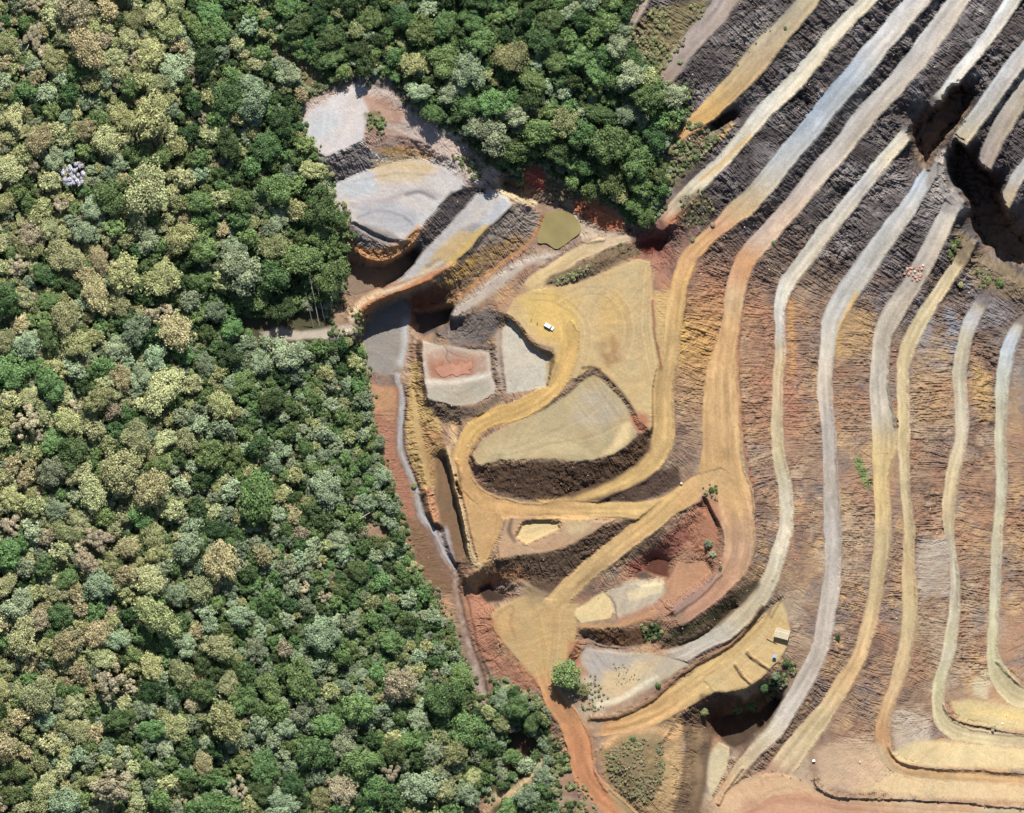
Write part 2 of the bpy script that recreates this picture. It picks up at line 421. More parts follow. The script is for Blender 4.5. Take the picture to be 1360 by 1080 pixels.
pl([(776, 488, 1.6), (786, 487, 1.6), (796, 490, 1.6)], (70, 56, 44), 2)
pl([(800, 496, 1.5), (820, 516, 1.5), (846, 552, 1.5)], (110, 90, 70), 2, 0.8)
pl([(774, 496, 1.5), (750, 526, 1.5)], (130, 100, 72), 2, 0.8)
# loop road round the pads
LR = (216, 176, 104)
road([(748, 424, 8, 9.5, (222, 186, 108)), (757, 445, 13, 9.5, (220, 182, 106)), (756, 470, 13, 9.4, LR), (745, 500, 13, 9, LR), (722, 525, 12, 8.2, LR), (685, 545, 12, 6.8, LR), (650, 557, 11, 5.2, LR), (626, 575, 11, 3.6, LR),
      (614, 600, 10, 2.2, (212, 170, 104)), (613, 622, 9, 1.2, (212, 168, 108)), (622, 648, 11, 0.2, (212, 168, 108)), (642, 668, 14, -0.4, (212, 168, 108)), (675, 676, 14, -1, (212, 168, 108)), (712, 678, 11, -1.4, (212, 170, 112)), (740, 676, 11, -1.4, (212, 170, 112))], "loop_road")
pad([(612, 650), (640, 676), (672, 684), (650, 742), (638, 752), (628, 720)], (640, 680, -0.5, 640, 750, -2), (212, 168, 110), 2)
pl([(590, 540, 2), (600, 560, 3), (604, 590, 3)], (222, 190, 140), 3, 0.8)
# grey basin and settling pad
pp([(660, 418), (672, 420), (690, 432), (698, 446), (716, 462), (738, 468), (740, 476), (715, 474), (690, 458), (675, 436)], (170, 140, 96), 3, 0.9)
fix_line([(662, 412, 1.5, 9.6), (682, 425, 1.5, 9.6), (692, 436, 1.5, 9.6), (701, 449, 1.5, 9.6), (717, 462, 1.5, 9.6), (735, 467, 1.5, 9.6)])
GP = [(666, 436), (676, 426), (690, 443), (700, 457), (716, 469), (730, 475), (731, 498), (726, 512), (700, 518), (672, 522), (668, 480)]
pad(GP, 4.0, (202, 194, 176), 2, "settling_pad")
pp([(726, 480), (738, 474), (744, 490), (732, 512), (725, 512)], (190, 160, 104), 3, 0.8)
BS = [(562, 452), (580, 458), (650, 463), (653, 497), (657, 510), (656, 524), (634, 536), (605, 540), (568, 530), (562, 490)]
pad(BS, 0.6, (208, 192, 174), 2)
pp([(568, 470), (600, 462), (645, 470), (648, 492), (620, 500), (570, 505)], (186, 148, 126), 5, 0.9, 0.2)
pp([(570, 482), (600, 478), (630, 476), (632, 496), (600, 504), (574, 504)], (186, 124, 96), 5, 0.85, 0.4, 7)
pl([(588, 456, 0.8), (596, 466, 0.8), (594, 476, 0.8), (600, 484, 0.8)], (140, 104, 84), 1, 0.7)
pl([(596, 466, 0.7), (608, 472, 0.7), (620, 474, 0.7)], (140, 104, 84), 1, 0.7)
pl([(566, 507, 2.5), (610, 508, 2.5), (640, 500, 2.5), (652, 496, 2)], (230, 218, 200), 2)
pp([(566, 515), (610, 512), (650, 505), (655, 522), (634, 535), (605, 539), (570, 530)], (188, 178, 158), 3)
pl([(660, 440, 3), (661, 480, 3), (664, 515, 3)], (182, 164, 148), 2)
fix_line([(661, 436, 2, 4.5), (661, 480, 2, 3.5), (664, 518, 2, 3.2)])
pp([(580, 440), (600, 424), (622, 420), (652, 408), (668, 420), (660, 440), (640, 454), (600, 452)], (128, 118, 114), 3, 1, 0.1)
fix_line([(584, 442, 2, 0), (610, 455, 1.5, 1), (650, 457, 1.5, 2)])
pp([(560, 535), (605, 543), (640, 538), (660, 525), (664, 532), (640, 550), (610, 560), (585, 562), (570, 550)], (118, 102, 88), 3)
fix_line([(572, 552, 2, -5), (600, 566, 2, -4), (640, 552, 2, 2.5), (666, 530, 2, 4)])
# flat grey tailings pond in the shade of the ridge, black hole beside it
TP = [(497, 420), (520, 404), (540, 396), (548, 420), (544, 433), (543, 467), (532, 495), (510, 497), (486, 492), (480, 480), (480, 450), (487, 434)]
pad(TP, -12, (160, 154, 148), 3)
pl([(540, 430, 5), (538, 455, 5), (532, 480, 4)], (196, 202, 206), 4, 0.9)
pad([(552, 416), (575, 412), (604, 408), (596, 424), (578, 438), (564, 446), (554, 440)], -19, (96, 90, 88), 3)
pp([(543, 430), (556, 432), (556, 445), (548, 470), (545, 500), (536, 500), (540, 465)], (190, 160, 136), 3)
fix_line([(552, 448, 2, -8), (552, 480, 3, -8), (545, 500, 3, -9)])
fix_line([(560, 452, 1, -2), (558, 490, 1, -3), (562, 530, 1, -5)])
# stream with its banks
pp([(484, 494), (520, 500), (530, 520), (530, 600), (548, 660), (560, 700), (545, 735), (530, 700), (515, 645), (498, 600), (490, 535)], (172, 122, 98), 3)
pp([(490, 512), (525, 515), (530, 540), (524, 560), (496, 545)], (192, 148, 104), 5, 0.7, 0.3)
pp([(484, 494), (530, 497), (530, 512), (500, 512)], (132, 116, 106), 3, 0.9, 0.2)
pp([(545, 480), (560, 478), (562, 530), (586, 560), (590, 590), (582, 640), (570, 660), (556, 645), (545, 610), (540, 560)], (200, 168, 108), 4, 1, 0.1)
pp([(560, 560), (590, 575), (592, 610), (575, 640), (562, 600)], (176, 136, 92), 6, 0.8, 0.3)
fix_line([(548, 520, 3, -8.4), (556, 570, 5, -8), (566, 620, 4, -8), (572, 660, 3, -8)])
pad([(580, 610), (598, 606), (608, 650), (616, 690), (622, 735), (606, 748), (592, 715), (578, 670)], -9, (136, 108, 80), 5)
pp([(564, 650), (574, 648), (584, 690), (578, 702), (566, 680)], (214, 158, 116), 3)
fix_line([(567, 652, 2, -5), (576, 695, 2, -7)])
pl([(596, 598, 3.5), (603, 640, 4), (615, 690, 4), (625, 735, 5), (634, 752, 6)], (222, 190, 140), 2)
fix_line([(596, 596, 2, 1.5), (603, 640, 2, 1.2), (615, 690, 2, 0.8), (626, 738, 3, -0.5), (634, 752, 3, -1.5)])
pl([(608, 620, 1), (614, 660, 1), (624, 700, 1), (634, 745, 1)], (120, 92, 62), 1.2, 0.8)
pp([(540, 692), (562, 690), (592, 740), (616, 768), (612, 790), (572, 782), (550, 742)], (136, 106, 80), 5)
ST = [(527, 498, 4, -10), (533, 520, 4, -10), (534, 550, 4, -10.3), (532, 578, 4, -10.6), (534, 605, 4, -11), (545, 632, 4, -11.3), (554, 655, 4, -11.6), (560, 685, 5, -12),
      (577, 707, 6, -12.3), (590, 735, 5, -12.6), (604, 757, 5, -13), (607, 785, 3.5, -13.5), (611, 812, 4.5, -14), (617, 837, 4.5, -14.5), (624, 858, 4.5, -15), (633, 890, 7, -15.5), (640, 920, 8, -16), (641, 950, 7, -16.5)]
fix_line(ST)
pl([(r_[0], r_[1], r_[2] + 2.5) for r_ in ST[:10]], (134, 108, 94), 3, 0.7, 0.4, 8)
pl([(r_[0], r_[1], r_[2] * 0.8) for r_ in ST[:10]], (184, 180, 180), 2, 0.9, 0.3, 5)
pl([(536, 515, 0.8), (540, 545, 0.8), (537, 575, 0.8), (541, 606, 0.8), (552, 634, 1.4), (558, 648, 1.2)], (70, 60, 56), 1.2, 0.8, 0.3, 5)
pl([(r_[0], r_[1], r_[2] + 5) for r_ in ST[8:]], (140, 110, 94), 4, 0.7, 0.3, 8)
pl([(r_[0], r_[1], r_[2] * 0.6) for r_ in ST[9:]], (186, 166, 154), 3, 0.75, 0.7, 6)
pl([(r_[0] + r_[2] * 1.1, r_[1], 1) for r_ in ST[11:]], (84, 66, 58), 1.5, 0.8, 0.4, 6)
pp([(580, 712), (592, 700), (600, 720), (606, 748), (592, 742)], (184, 172, 172), 3, 0.9, 0.3, 5)
pp([(618, 768), (640, 756), (652, 742), (664, 750), (690, 760), (650, 772), (636, 790), (625, 780)], (214, 168, 112), 3, 0.9)
fix_line([(620, 766, 2, -3), (645, 748, 3, -1.5)])
pp([(616, 785), (640, 790), (660, 812), (652, 830), (664, 870), (720, 912), (700, 918), (664, 905), (634, 860), (622, 830)], (186, 132, 104), 4, 1, 0.1)
pl([(620, 790, 1), (628, 830, 1), (640, 870, 1.2), (652, 900, 1)], (90, 66, 56), 1.5, 0.8, 0.3)
# island between the forks
fix_poly([(668, 690), (680, 686), (745, 684), (790, 690), (812, 693), (790, 708), (762, 724), (730, 734), (690, 740), (660, 745)], 0.5)
pp([(655, 748), (672, 690), (682, 684), (745, 682), (820, 690), (840, 692), (800, 715), (760, 730), (720, 740), (690, 745)], (196, 160, 124), 3)
pp([(660, 742), (690, 740), (740, 732), (790, 706), (838, 690), (846, 694), (800, 742), (770, 768), (740, 790), (715, 785), (690, 770), (660, 768), (640, 775)], (118, 96, 78), 3)
pp([(640, 760), (690, 752), (700, 770), (665, 775), (645, 785)], (196, 140, 96), 5, 0.8, 0.2)
pad([(686, 712), (694, 692), (716, 690), (742, 692), (744, 702), (720, 712), (700, 722)], -2.0, (232, 206, 148), 2)
pl([(697, 691, 2), (720, 688, 3), (744, 692, 2)], (120, 98, 78), 1.5, 0.8)
pl([(680, 690, 2), (676, 705, 3), (684, 718, 2)], (110, 90, 76), 2, 0.8)
pp([(750, 690), (790, 692), (775, 706), (755, 708)], (214, 186, 138), 4, 0.8)
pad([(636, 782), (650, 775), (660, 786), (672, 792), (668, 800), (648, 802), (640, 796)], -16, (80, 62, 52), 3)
fix_line([(690, 772, 3, -7), (715, 786, 3, -8), (740, 786, 3, -8)])
# yellow apron and the road south
AP = [(652, 818), (664, 808), (682, 798), (700, 790), (732, 796), (756, 800), (768, 800), (768, 830), (762, 858), (750, 884), (744, 912), (718, 912), (698, 888), (672, 858), (656, 838)]
pad(AP, (700, 800, -8.2, 725, 910, -11), (206, 172, 116), 3, "dirt_apron")
pp([(690, 782), (715, 778), (725, 800), (700, 806)], (158, 134, 96), 8, 0.7)
pl([(660, 822, 1.5), (668, 812, 1.5), (682, 806, 1.5), (678, 826, 1.5), (684, 846, 1.5)], (178, 132, 92), 2, 0.6)
pl([(720, 830, 6), (722, 860, 5), (726, 890, 5)], (214, 176, 110), 5, 0.8)
pl([(652, 822, 3), (668, 860, 3), (700, 895, 4), (722, 912, 3)], (206, 146, 100), 3, 0.9)
OR = (206, 148, 98)
road([(720, 885, 10, -10, (212, 170, 112)), (728, 908, 10, -11, (210, 160, 104)), (738, 932, 12, -12, OR), (755, 955, 14, -13, OR), (768, 985, 17, -13.6, (204, 140, 94)), (772, 1012, 16, -14, (204, 140, 94)),
      (785, 1040, 15, -14.5, (206, 142, 96)), (806, 1062, 14, -15, (206, 142, 96)), (830, 1082, 14, -15.5, OR), (880, 1130, 14, -16.5, OR)], "red_dirt_road")
# ------------------------------------------------------------------ the benches
W1 = (196, 182, 160); W2 = (222, 212, 190); BG = (186, 190, 196); GB = (196, 184, 168); CR = (218, 198, 158); YE = (214, 178, 112); MV = (176, 160, 152)
road([(985, -60, 15, 36, MV), (965, 0, 16, 35, MV), (940, 32, 14, 35, MV), (912, 65, 13, 35, MV), (885, 100, 13, 34, (172, 152, 138)), (868, 112, 8, 33, (170, 148, 132))], "top_bench_road")
road([(875, -40, 11, 44, (186, 166, 150)), (852, 0, 11, 44, (186, 166, 150)), (832, 34, 9, 43, (176, 156, 140))])
road([(1110, -60, 13, 27, CR), (1072, 0, 13, 27, (204, 188, 154)), (1057, 19, 13, 27, (190, 174, 144)), (1022, 59, 15, 27, (190, 170, 138)), (1003, 82, 17, 27, (196, 172, 136)), (972, 118, 14, 26.5, (202, 172, 122)), (946, 142, 13, 26, (212, 172, 106)),
      (915, 168, 8, 25, (212, 166, 104)), (888, 192, 5, 24, (200, 146, 104))], "cream_bench_road")
road([(1195, -60, 10, 18, W2), (1155, 0, 10, 18, W2), (1135, 18, 9, 18, W2), (1112, 42, 10, 18, W2), (1095, 62, 10, 18, W2), (1078, 82, 11, 18, W2), (1045, 117, 11, 18, W2), (1017, 147, 11, 18, (222, 216, 202)), (988, 183, 9, 17.5, W2), (965, 210, 9, 17, W2),
      (945, 229, 9, 16.5, W2), (922, 250, 10, 16, (220, 206, 180)), (897, 277, 9, 14.5, (214, 190, 160)), (878, 298, 6, 13, (196, 140, 112))], "white_bench_road")
C1 = (178, 186, 196)
road([(1270, -60, 14, 9, (208, 200, 196)), (1220, 0, 14, 9, (210, 204, 200)), (1192, 35, 14, 9, (206, 200, 194)), (1165, 65, 14, 9, (200, 196, 192)), (1136, 100, 14, 9, C1), (1111, 128, 14, 9, C1), (1081, 167, 15, 9, C1), (1060, 192, 14, 9, (184, 188, 192)), (1030, 230, 13, 9, (192, 188, 180)), (1000, 262, 13, 9, (204, 184, 150)),
      (975, 285, 13, 9, (206, 172, 130)), (957, 301, 10, 9, (206, 158, 120)), (937, 318, 10, 9, (210, 164, 112)), (915, 343, 10, 9, (210, 164, 112)), (905, 370, 10, 10.6, (208, 164, 108)), (899, 400, 11, 11, (208, 168, 110)), (894, 437, 11, 10.8, (208, 172, 112)), (889, 475, 12, 9.4, (208, 174, 116)),
      (882, 517, 13, 7.4, (208, 172, 114)), (881, 570, 14, 5.4, (212, 176, 114)), (871, 606, 14, 3.6, (212, 176, 114)), (844, 631, 12, 1.6, (214, 178, 112)), (805, 650, 10, 0, (214, 178, 112)), (768, 664, 10, -1, (212, 174, 110)), (742, 672, 8, -1.4, (212, 170, 112))], "blue_grey_bench_road")
D1 = (200, 190, 180)
road([(1325, -60, 13, 0, D1), (1275, 0, 13, 0, D1), (1240, 47, 14, 0, (204, 196, 188)), (1215, 82, 14, 0, (200, 192, 184)), (1180, 122, 14, 0, D1), (1155, 150, 14, 0, D1), (1120, 195, 13, 0, D1), (1090, 230, 13, 0, (204, 192, 182)), (1060, 268, 13, 0, (206, 186, 170)), (1032, 298, 13, 0, (216, 190, 168)),
      (1012, 320, 14, 0, (214, 186, 164)), (994, 342, 13, 0, (208, 160, 118)), (983, 365, 13, 0, (208, 158, 114)), (976, 395, 12, 0, (212, 178, 136)), (971, 430, 11, 0, (208, 168, 116)), (964, 468, 15, 0.2, (208, 166, 114)), (959, 500, 20, 0.4, (210, 170, 116)), (959, 550, 24, 0.4, (208, 168, 116)), (960, 600, 27, 0.2, (208, 168, 114)),
      (962, 632, 30, 0, (210, 168, 112)), (972, 662, 30, -0.4, (208, 166, 116)), (980, 695, 22, -0.8, (202, 160, 120)), (982, 722, 20, -1.4, (200, 160, 124)), (974, 752, 17, -2.2, (202, 158, 124)), (955, 780, 13, -3.2, (200, 152, 120)), (928, 806, 9, -4.5, (192, 146, 118)), (905, 826, 6, -5.5, (186, 138, 110))], "wide_ochre_bench_road")
road([(958, 640, 15, -0.2, (212, 172, 112)), (920, 652, 15, -0.6, (212, 172, 112)), (893, 668, 13, -1, (214, 176, 112)), (862, 678, 12, -1.3, (214, 178, 114)), (800, 678, 10, -1.5, (214, 178, 114)), (742, 676, 10, -1.5, (212, 174, 112))], "pit_link_road")
road([(893, 668, 12, -1, (214, 176, 112)), (872, 688, 13, -2, (214, 176, 114)), (850, 705, 13, -3, (212, 172, 112)), (806, 740, 13, -5, (210, 174, 118)), (770, 770, 13, -7.3, (206, 172, 116)), (744, 795, 14, -8.4, (206, 172, 116)), (726, 815, 15, -8.8, (206, 172, 116))], "sloping_pit_road")
fix_poly(AP, (700, 800, -8.2, 725, 910, -11))
w, d = poly_sd(AP)
TR[w] *= np.clip(d / 8 + 1.2, 0, 1); BERM[w] = np.where(d < 2, 0, BERM[w])
E1 = (206, 196, 172)
road([(1209, 174, 9, -8, W2), (1193, 193, 9, -8, W2), (1175, 215, 9, -8, W2), (1150, 245, 9, -8, (204, 200, 196)), (1125, 274, 10, -8, (206, 198, 186)), (1091, 317, 11, -8, (204, 194, 178)), (1065, 350, 11, -8, (206, 196, 178)), (1046, 378, 10, -8, (220, 212, 196)), (1037, 405, 7, -8, (212, 208, 196)), (1035, 440, 6, -8, (196, 190, 180)), (1035, 480, 6, -8, (208, 186, 146)),
      (1033, 520, 7, -8, (206, 184, 146)), (1031, 565, 7, -8, (206, 188, 150)), (1034, 605, 7, -8, (206, 190, 150)), (1041, 640, 8, -8, (198, 188, 160)), (1046, 675, 8, -8, E1), (1043, 710, 9, -8, (226, 212, 186)), (1033, 738, 10, -8, E1), (1024, 765, 11, -8.2, (204, 192, 164)), (1008, 795, 13, -8.6, (204, 190, 160)), (985, 820, 13, -9, (204, 188, 156)),
      (960, 840, 13, -9.4, (198, 190, 172)), (932, 855, 12, -10, (196, 188, 174)), (908, 868, 12, -10.6, (192, 180, 164)), (880, 878, 12, -11.4, (190, 176, 158))], "narrow_cream_bench_road")
F1 = (196, 192, 186)
road([(1240, 222, 9, -15, (186, 182, 178)), (1227, 240, 10, -15, (200, 206, 212)), (1220, 255, 10, -15, (198, 202, 206)), (1202, 283, 11, -15, F1), (1172, 322, 13, -15, F1), (1140, 370, 14, -15, F1), (1118, 400, 14, -15, F1), (1103, 432, 12, -15, (198, 192, 182)), (1097, 465, 10, -15, (202, 192, 176)), (1096, 512, 9, -15, (200, 186, 168)), (1100, 562, 9, -15, (194, 184, 174)),
      (1102, 600, 9, -15, (188, 178, 168)), (1105, 650, 10, -15, (190, 178, 164)), (1107, 700, 10, -15, (186, 178, 170)), (1105, 765, 10, -15, (190, 180, 168)), (1098, 820, 11, -15, (192, 180, 168)), (1088, 868, 11, -15, (194, 182, 168)), (1070, 905, 11, -15.2, (194, 182, 168)), (1048, 940, 11, -15.6, (200, 190, 178)), (1028, 970, 11, -16.2, (204, 192, 170)),
      (1008, 990, 10, -16.8, (198, 180, 150)), (985, 1016, 8, -17.4, (202, 178, 140)), (968, 1045, 7, -18, (206, 170, 130)), (950, 1078, 7, -18.6, (206, 164, 122))], "grey_bench_road")
G1 = (196, 184, 166)
road([(1272, 262, 10, -21, (190, 182, 174)), (1260, 282, 11, -21, (206, 198, 188)), (1244, 318, 12, -21, (200, 188, 172)), (1230, 345, 13, -21, (190, 178, 164)), (1212, 380, 13, -21.4, (184, 172, 158)), (1190, 410, 14, -21.6, G1), (1175, 440, 13, -21.8, G1), (1170, 475, 12, -22, (200, 190, 172)), (1169, 515, 12, -22, (200, 190, 174)), (1173, 555, 14, -22, (200, 188, 166)),
      (1176, 590, 16, -22, (208, 184, 134)), (1172, 625, 11, -22, (212, 186, 130)), (1173, 675, 10, -22, (212, 184, 128)), (1171, 725, 10, -22, (204, 182, 136)), (1163, 785, 9, -21.8, (204, 180, 134)), (1152, 840, 9, -21.4, (208, 178, 130)), (1137, 882, 9, -21.2, (208, 172, 122)), (1117, 915, 12, -21, (208, 176, 128)), (1095, 947, 13, -20.8, (206, 182, 138)),
      (1067, 982, 15, -20.4, (206, 184, 142)), (1047, 1008, 17, -20.2, (206, 182, 144)), (1030, 1032, 17, -20, (208, 176, 136))], "beige_bench_road")
H1 = (212, 192, 148)
road([(1294, 316, 4, -27, W1), (1280, 340, 7, -27, CR), (1262, 370, 8, -27, CR), (1245, 397, 8, -26.8, CR), (1225, 425, 9, -26, (214, 198, 156)), (1210, 452, 9, -25, H1), (1202, 480, 8, -24, H1), (1200, 515, 7, -23.2, H1), (1200, 562, 7, -22.6, (210, 188, 140)), (1200, 592, 8, -22.4, (206, 184, 138)), (1203, 620, 6, -22.6, (206, 188, 146)), (1205, 675, 6, -23.5, H1),
      (1207, 737, 7, -25, (208, 182, 134)), (1209, 790, 9, -26, (208, 184, 136)), (1207, 830, 9, -26.5, (208, 186, 140)), (1201, 872, 9, -27, (208, 180, 134)), (1188, 915, 8, -27, (208, 176, 132)), (1175, 952, 8, -27, (210, 168, 120)), (1171, 982, 9, -27, (208, 160, 112)), (1181, 1008, 9, -27, (208, 164, 116)), (1204, 1022, 8, -27, (208, 168, 120)), (1250, 1028, 7, -27, (212, 172, 120)), (1360, 1034, 7, -27, (214, 172, 122)), (1440, 1038, 7, -27, (214, 172, 122))], "forked_bench_road")
I1 = (204, 194, 168)
road([(1308, 400, 7, -33, (186, 168, 140)), (1292, 425, 9, -33, (200, 200, 200)), (1282, 450, 9, -33, I1), (1276, 485, 9, -33, I1), (1275, 512, 9, -33, I1), (1277, 550, 9, -33, (206, 194, 170)), (1275, 587, 8, -33, (210, 194, 164)), (1267, 625, 8, -33, (216, 196, 154)), (1261, 665, 8, -33, (214, 192, 150)), (1259, 700, 7, -33, (216, 198, 156)), (1265, 728, 4, -33, I1), (1270, 770, 5, -33, I1),
      (1267, 812, 7, -33, I1), (1263, 850, 8, -33, (204, 194, 158)), (1260, 868, 8, -33, I1), (1249, 902, 7, -33, (204, 196, 156)), (1246, 935, 8, -33, (210, 196, 154)), (1254, 960, 10, -33, (210, 196, 154)), (1274, 973, 10, -33, (212, 194, 150)), (1307, 980, 8, -33, (212, 194, 150)), (1360, 983, 8, -33, (212, 192, 150)), (1440, 986, 8, -33, CR)], "inner_bench_road")
J1 = (200, 194, 168)
road([(1356, 426, 6, -40, W1), (1342, 457, 9, -40, (188, 196, 204)), (1332, 500, 8, -40, (198, 200, 188)), (1329, 550, 7, -40, J1), (1329, 600, 7, -40, J1), (1330, 650, 7, -40, J1), (1328, 690, 6, -40, (206, 198, 164)), (1324, 730, 6, -40, (210, 200, 168)), (1322, 775, 6, -40, J1), (1319, 850, 6, -40, (208, 200, 160)), (1320, 878, 8, -40, (208, 198, 158)), (1327, 897, 12, -40, (208, 196, 152)), (1342, 916, 14, -40, (210, 194, 150)), (1365, 928, 13, -40, (210, 192, 148)), (1440, 940, 12, -40, CR)], "pale_inner_bench_road")
# benches beyond the chasm
road([(1385, -60, 9, -8, W2), (1347, 0, 9, -8, (228, 224, 216)), (1325, 32, 9, -8, (228, 224, 216)), (1297, 70, 8, -8, (230, 226, 218)), (1278, 95, 8, -8, (226, 220, 210)), (1264, 114, 8, -8, (224, 218, 208)), (1244, 138, 8, -8, W1)], "white_stone_bench_road")
road([(1400, 20, 10, -15, F1), (1360, 72, 11, -15, (206, 202, 198)), (1335, 105, 11, -15, (196, 192, 188)), (1312, 140, 11, -15, F1), (1292, 165, 11, -15, (198, 190, 174)), (1272, 192, 11, -15, CR)], "grey_bench_road")
road([(1400, 60, 12, -21.5, G1), (1350, 138, 12, -21.5, (182, 170, 156)), (1332, 170, 12, -21.5, (178, 166, 152)), (1317, 197, 11, -21.5, (172, 158, 146)), (1304, 236, 10, -21.5, MV)], "beige_bench_road")
road([(1400, 168, 9, -29, G1), (1355, 228, 8, -29, (198, 194, 190)), (1342, 254, 8, -29, (194, 178, 154)), (1326, 288, 8, -29, (190, 168, 134))], "forked_bench_road")
# tongue of rubble between the halves of the chasm
pp([(1246, 200), (1258, 198), (1258, 226), (1268, 252), (1282, 272), (1290, 276), (1278, 288), (1250, 282), (1238, 268), (1228, 245), (1236, 222)], (170, 162, 158), 3, 1, 0.1, 5)
fix_line([(1252, 202, 3, -18), (1250, 230, 5, -17), (1256, 258, 6, -19), (1276, 276, 4, -22)])
CHASM_A = [(1266, 112), (1288, 108), (1290, 146), (1274, 164), (1262, 178), (1252, 194), (1244, 200), (1234, 224), (1224, 222), (1214, 192), (1206, 170), (1222, 160), (1250, 136)]
CHASM_B = [(1266, 184), (1288, 196), (1300, 218), (1318, 230), (1328, 262), (1338, 288), (1350, 308), (1364, 322), (1400, 340), (1400, 372), (1364, 360), (1350, 352), (1326, 342), (1304, 326), (1296, 308), (1284, 288), (1294, 276), (1284, 266), (1272, 248), (1262, 224), (1262, 202)]
def jag(P, a_, seed):
    r_ = random.Random(seed); out = []
    for (x0, y0), (x1, y1) in zip(P, P[1:] + P[:1]):
        n_ = max(1, int(math.hypot(x1 - x0, y1 - y0) / 5))
        for k_ in range(n_):
            t_ = k_ / n_
            out.append((x0 + (x1 - x0) * t_ + r_.uniform(-a_, a_), y0 + (y1 - y0) * t_ + r_.uniform(-a_, a_)))
    return out
for P, z, sd in ((CHASM_A, -38, 5), (CHASM_B, -72, 6)):
    pp(jag(P, 3.5, sd), (150, 128, 112), 3)
    w, d = poly_sd(jag(P, 3.5, sd))
    rim = (d < 1.5) & (d > -1.2)
    FIX[w] &= ~(d < 1.5)
    fix_poly(jag(P, 4.0, sd + 9), z, 5.0)
    ROUGH[w] = np.where(d < 2, 1.6, ROUGH[w]); TR[w] = np.where(d < 0, 0, TR[w]); BERM[w] = np.where(d < 1, 0, BERM[w])
    w, d = poly_sd(jag(P, 4.0, sd + 9))
    TALUS[w] = np.where(d < 2, 1, TALUS[w])
# vegetated brink under the chasm
pp([(1268, 300), (1288, 315), (1310, 335), (1350, 360), (1375, 375), (1375, 400), (1340, 395), (1320, 385), (1296, 385), (1285, 360), (1262, 345)], (140, 122, 96), 5, 0.9, 0.3, 6)
fix_line([(1305, 352, 2, -31), (1340, 372, 3, -34), (1375, 388, 3, -38)])
# hollow under the cream bench
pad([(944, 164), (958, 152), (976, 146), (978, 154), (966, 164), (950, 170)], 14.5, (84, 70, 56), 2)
fix_line([(936, 178, 4, 21), (952, 176, 3, 20.5), (972, 164, 3, 20.5)])
pl([(940, 190, 3), (955, 182, 4), (972, 166, 3)], (196, 164, 104), 4, 0.8, 0.5, 6)
# wrinkle ochre edges below several benches
pl([(932, 238, 3), (955, 222, 3), (975, 202, 3), (998, 182, 3)], (216, 178, 110), 2.5, 0.8)
pl([(886, 298, 4), (905, 284, 4), (925, 264, 4)], (208, 136, 92), 2.5, 0.8)
pl([(1112, 470, 3), (1114, 440, 3), (1125, 412, 3), (1136, 392, 3)], (222, 182, 92), 2.5, 0.8)
pl([(1052, 400, 5), (1051, 450, 4), (1052, 500, 3)], (206, 156, 96), 3, 0.8)
pp([(1112, 430), (1130, 412), (1160, 420), (1155, 465), (1115, 480)], (190, 156, 112), 8, 0.8, 0.4)
pp([(1212, 470), (1240, 440), (1262, 460), (1266, 520), (1262, 560), (1215, 560)], (190, 158, 118), 10, 0.6, 0.4)
pp([(1292, 470), (1318, 500), (1318, 560), (1300, 560), (1290, 520)], (204, 168, 108), 6, 0.7, 0.4)
pl([(900, 420, 3), (907, 380, 3), (920, 352, 3)], (214, 176, 106), 3, 0.7)
pl([(910, 430, 5), (905, 480, 4)], (220, 182, 100), 3, 0.7)
# rust coloured strip and middle bench lines
pl([(866, 398, 1.2), (869, 440, 1.3), (878, 488, 1.4)], (160, 96, 70), 1.4, 0.9)
pl([(982, 430, 2), (980, 480, 2), (984, 540, 2), (990, 590, 2), (1000, 640, 2)], (176, 118, 88), 2, 0.8)
# roadside ditches between G and H, and pale sand fans
pl([(1180, 500, 1), (1184, 540, 1), (1190, 566, 1)], (124, 114, 104), 1.2, 0.9)
pp([(1222, 712), (1244, 716), (1260, 710), (1264, 740), (1262, 795), (1235, 790), (1222, 800), (1218, 750)], (190, 176, 160), 6, 0.85, 0.2)
pp([(1182, 945), (1210, 945), (1236, 950), (1236, 985), (1205, 1005), (1188, 990)], (196, 180, 162), 5, 0.8, 0.2)
pp([(1290, 908), (1310, 890), (1316, 900), (1312, 930), (1295, 925)], (210, 196, 160), 4, 0.8)
pp([(1140, 1030), (1140, 1000), (1170, 985), (1180, 1010), (1200, 1030), (1440, 1046), (1440, 1066), (1200, 1056), (1130, 1052)], (204, 178, 136), 4)
pp([(1130, 1045), (1125, 1010), (1150, 1018), (1140, 1050)], (200, 150, 120), 8, 0.7)
pp([(1180, 1000), (1210, 985), (1260, 985), (1440, 1000), (1440, 1022), (1240, 1018), (1200, 1012)], (212, 190, 142), 4)
pp([(1262, 930), (1290, 930), (1360, 940), (1440, 950), (1440, 972), (1310, 966), (1270, 958)], (206, 184, 132), 4)
pp([(1285, 940), (1440, 955), (1440, 962), (1290, 950)], (220, 194, 124), 4, 0.7, 0.5)
# worn junctions
pp([(712, 662), (745, 660), (775, 664), (775, 690), (712, 690)], (212, 172, 112), 5, 0.95)
pp([(925, 630), (950, 615), (985, 615), (992, 660), (985, 690), (955, 660), (925, 668), (900, 684), (886, 672), (905, 655)], (211, 170, 114), 6, 0.9)
fix_poly([(930, 632), (960, 622), (975, 640), (962, 656), (930, 664)], -0.3)
w, d = poly_sd([(925, 630), (950, 615), (985, 615), (985, 670), (950, 662), (900, 684), (886, 672), (905, 655)])
BERM[w] = np.where(d < 2, 0, BERM[w]); TR[w] *= np.clip(d / 8 + 1, 0.15, 1)
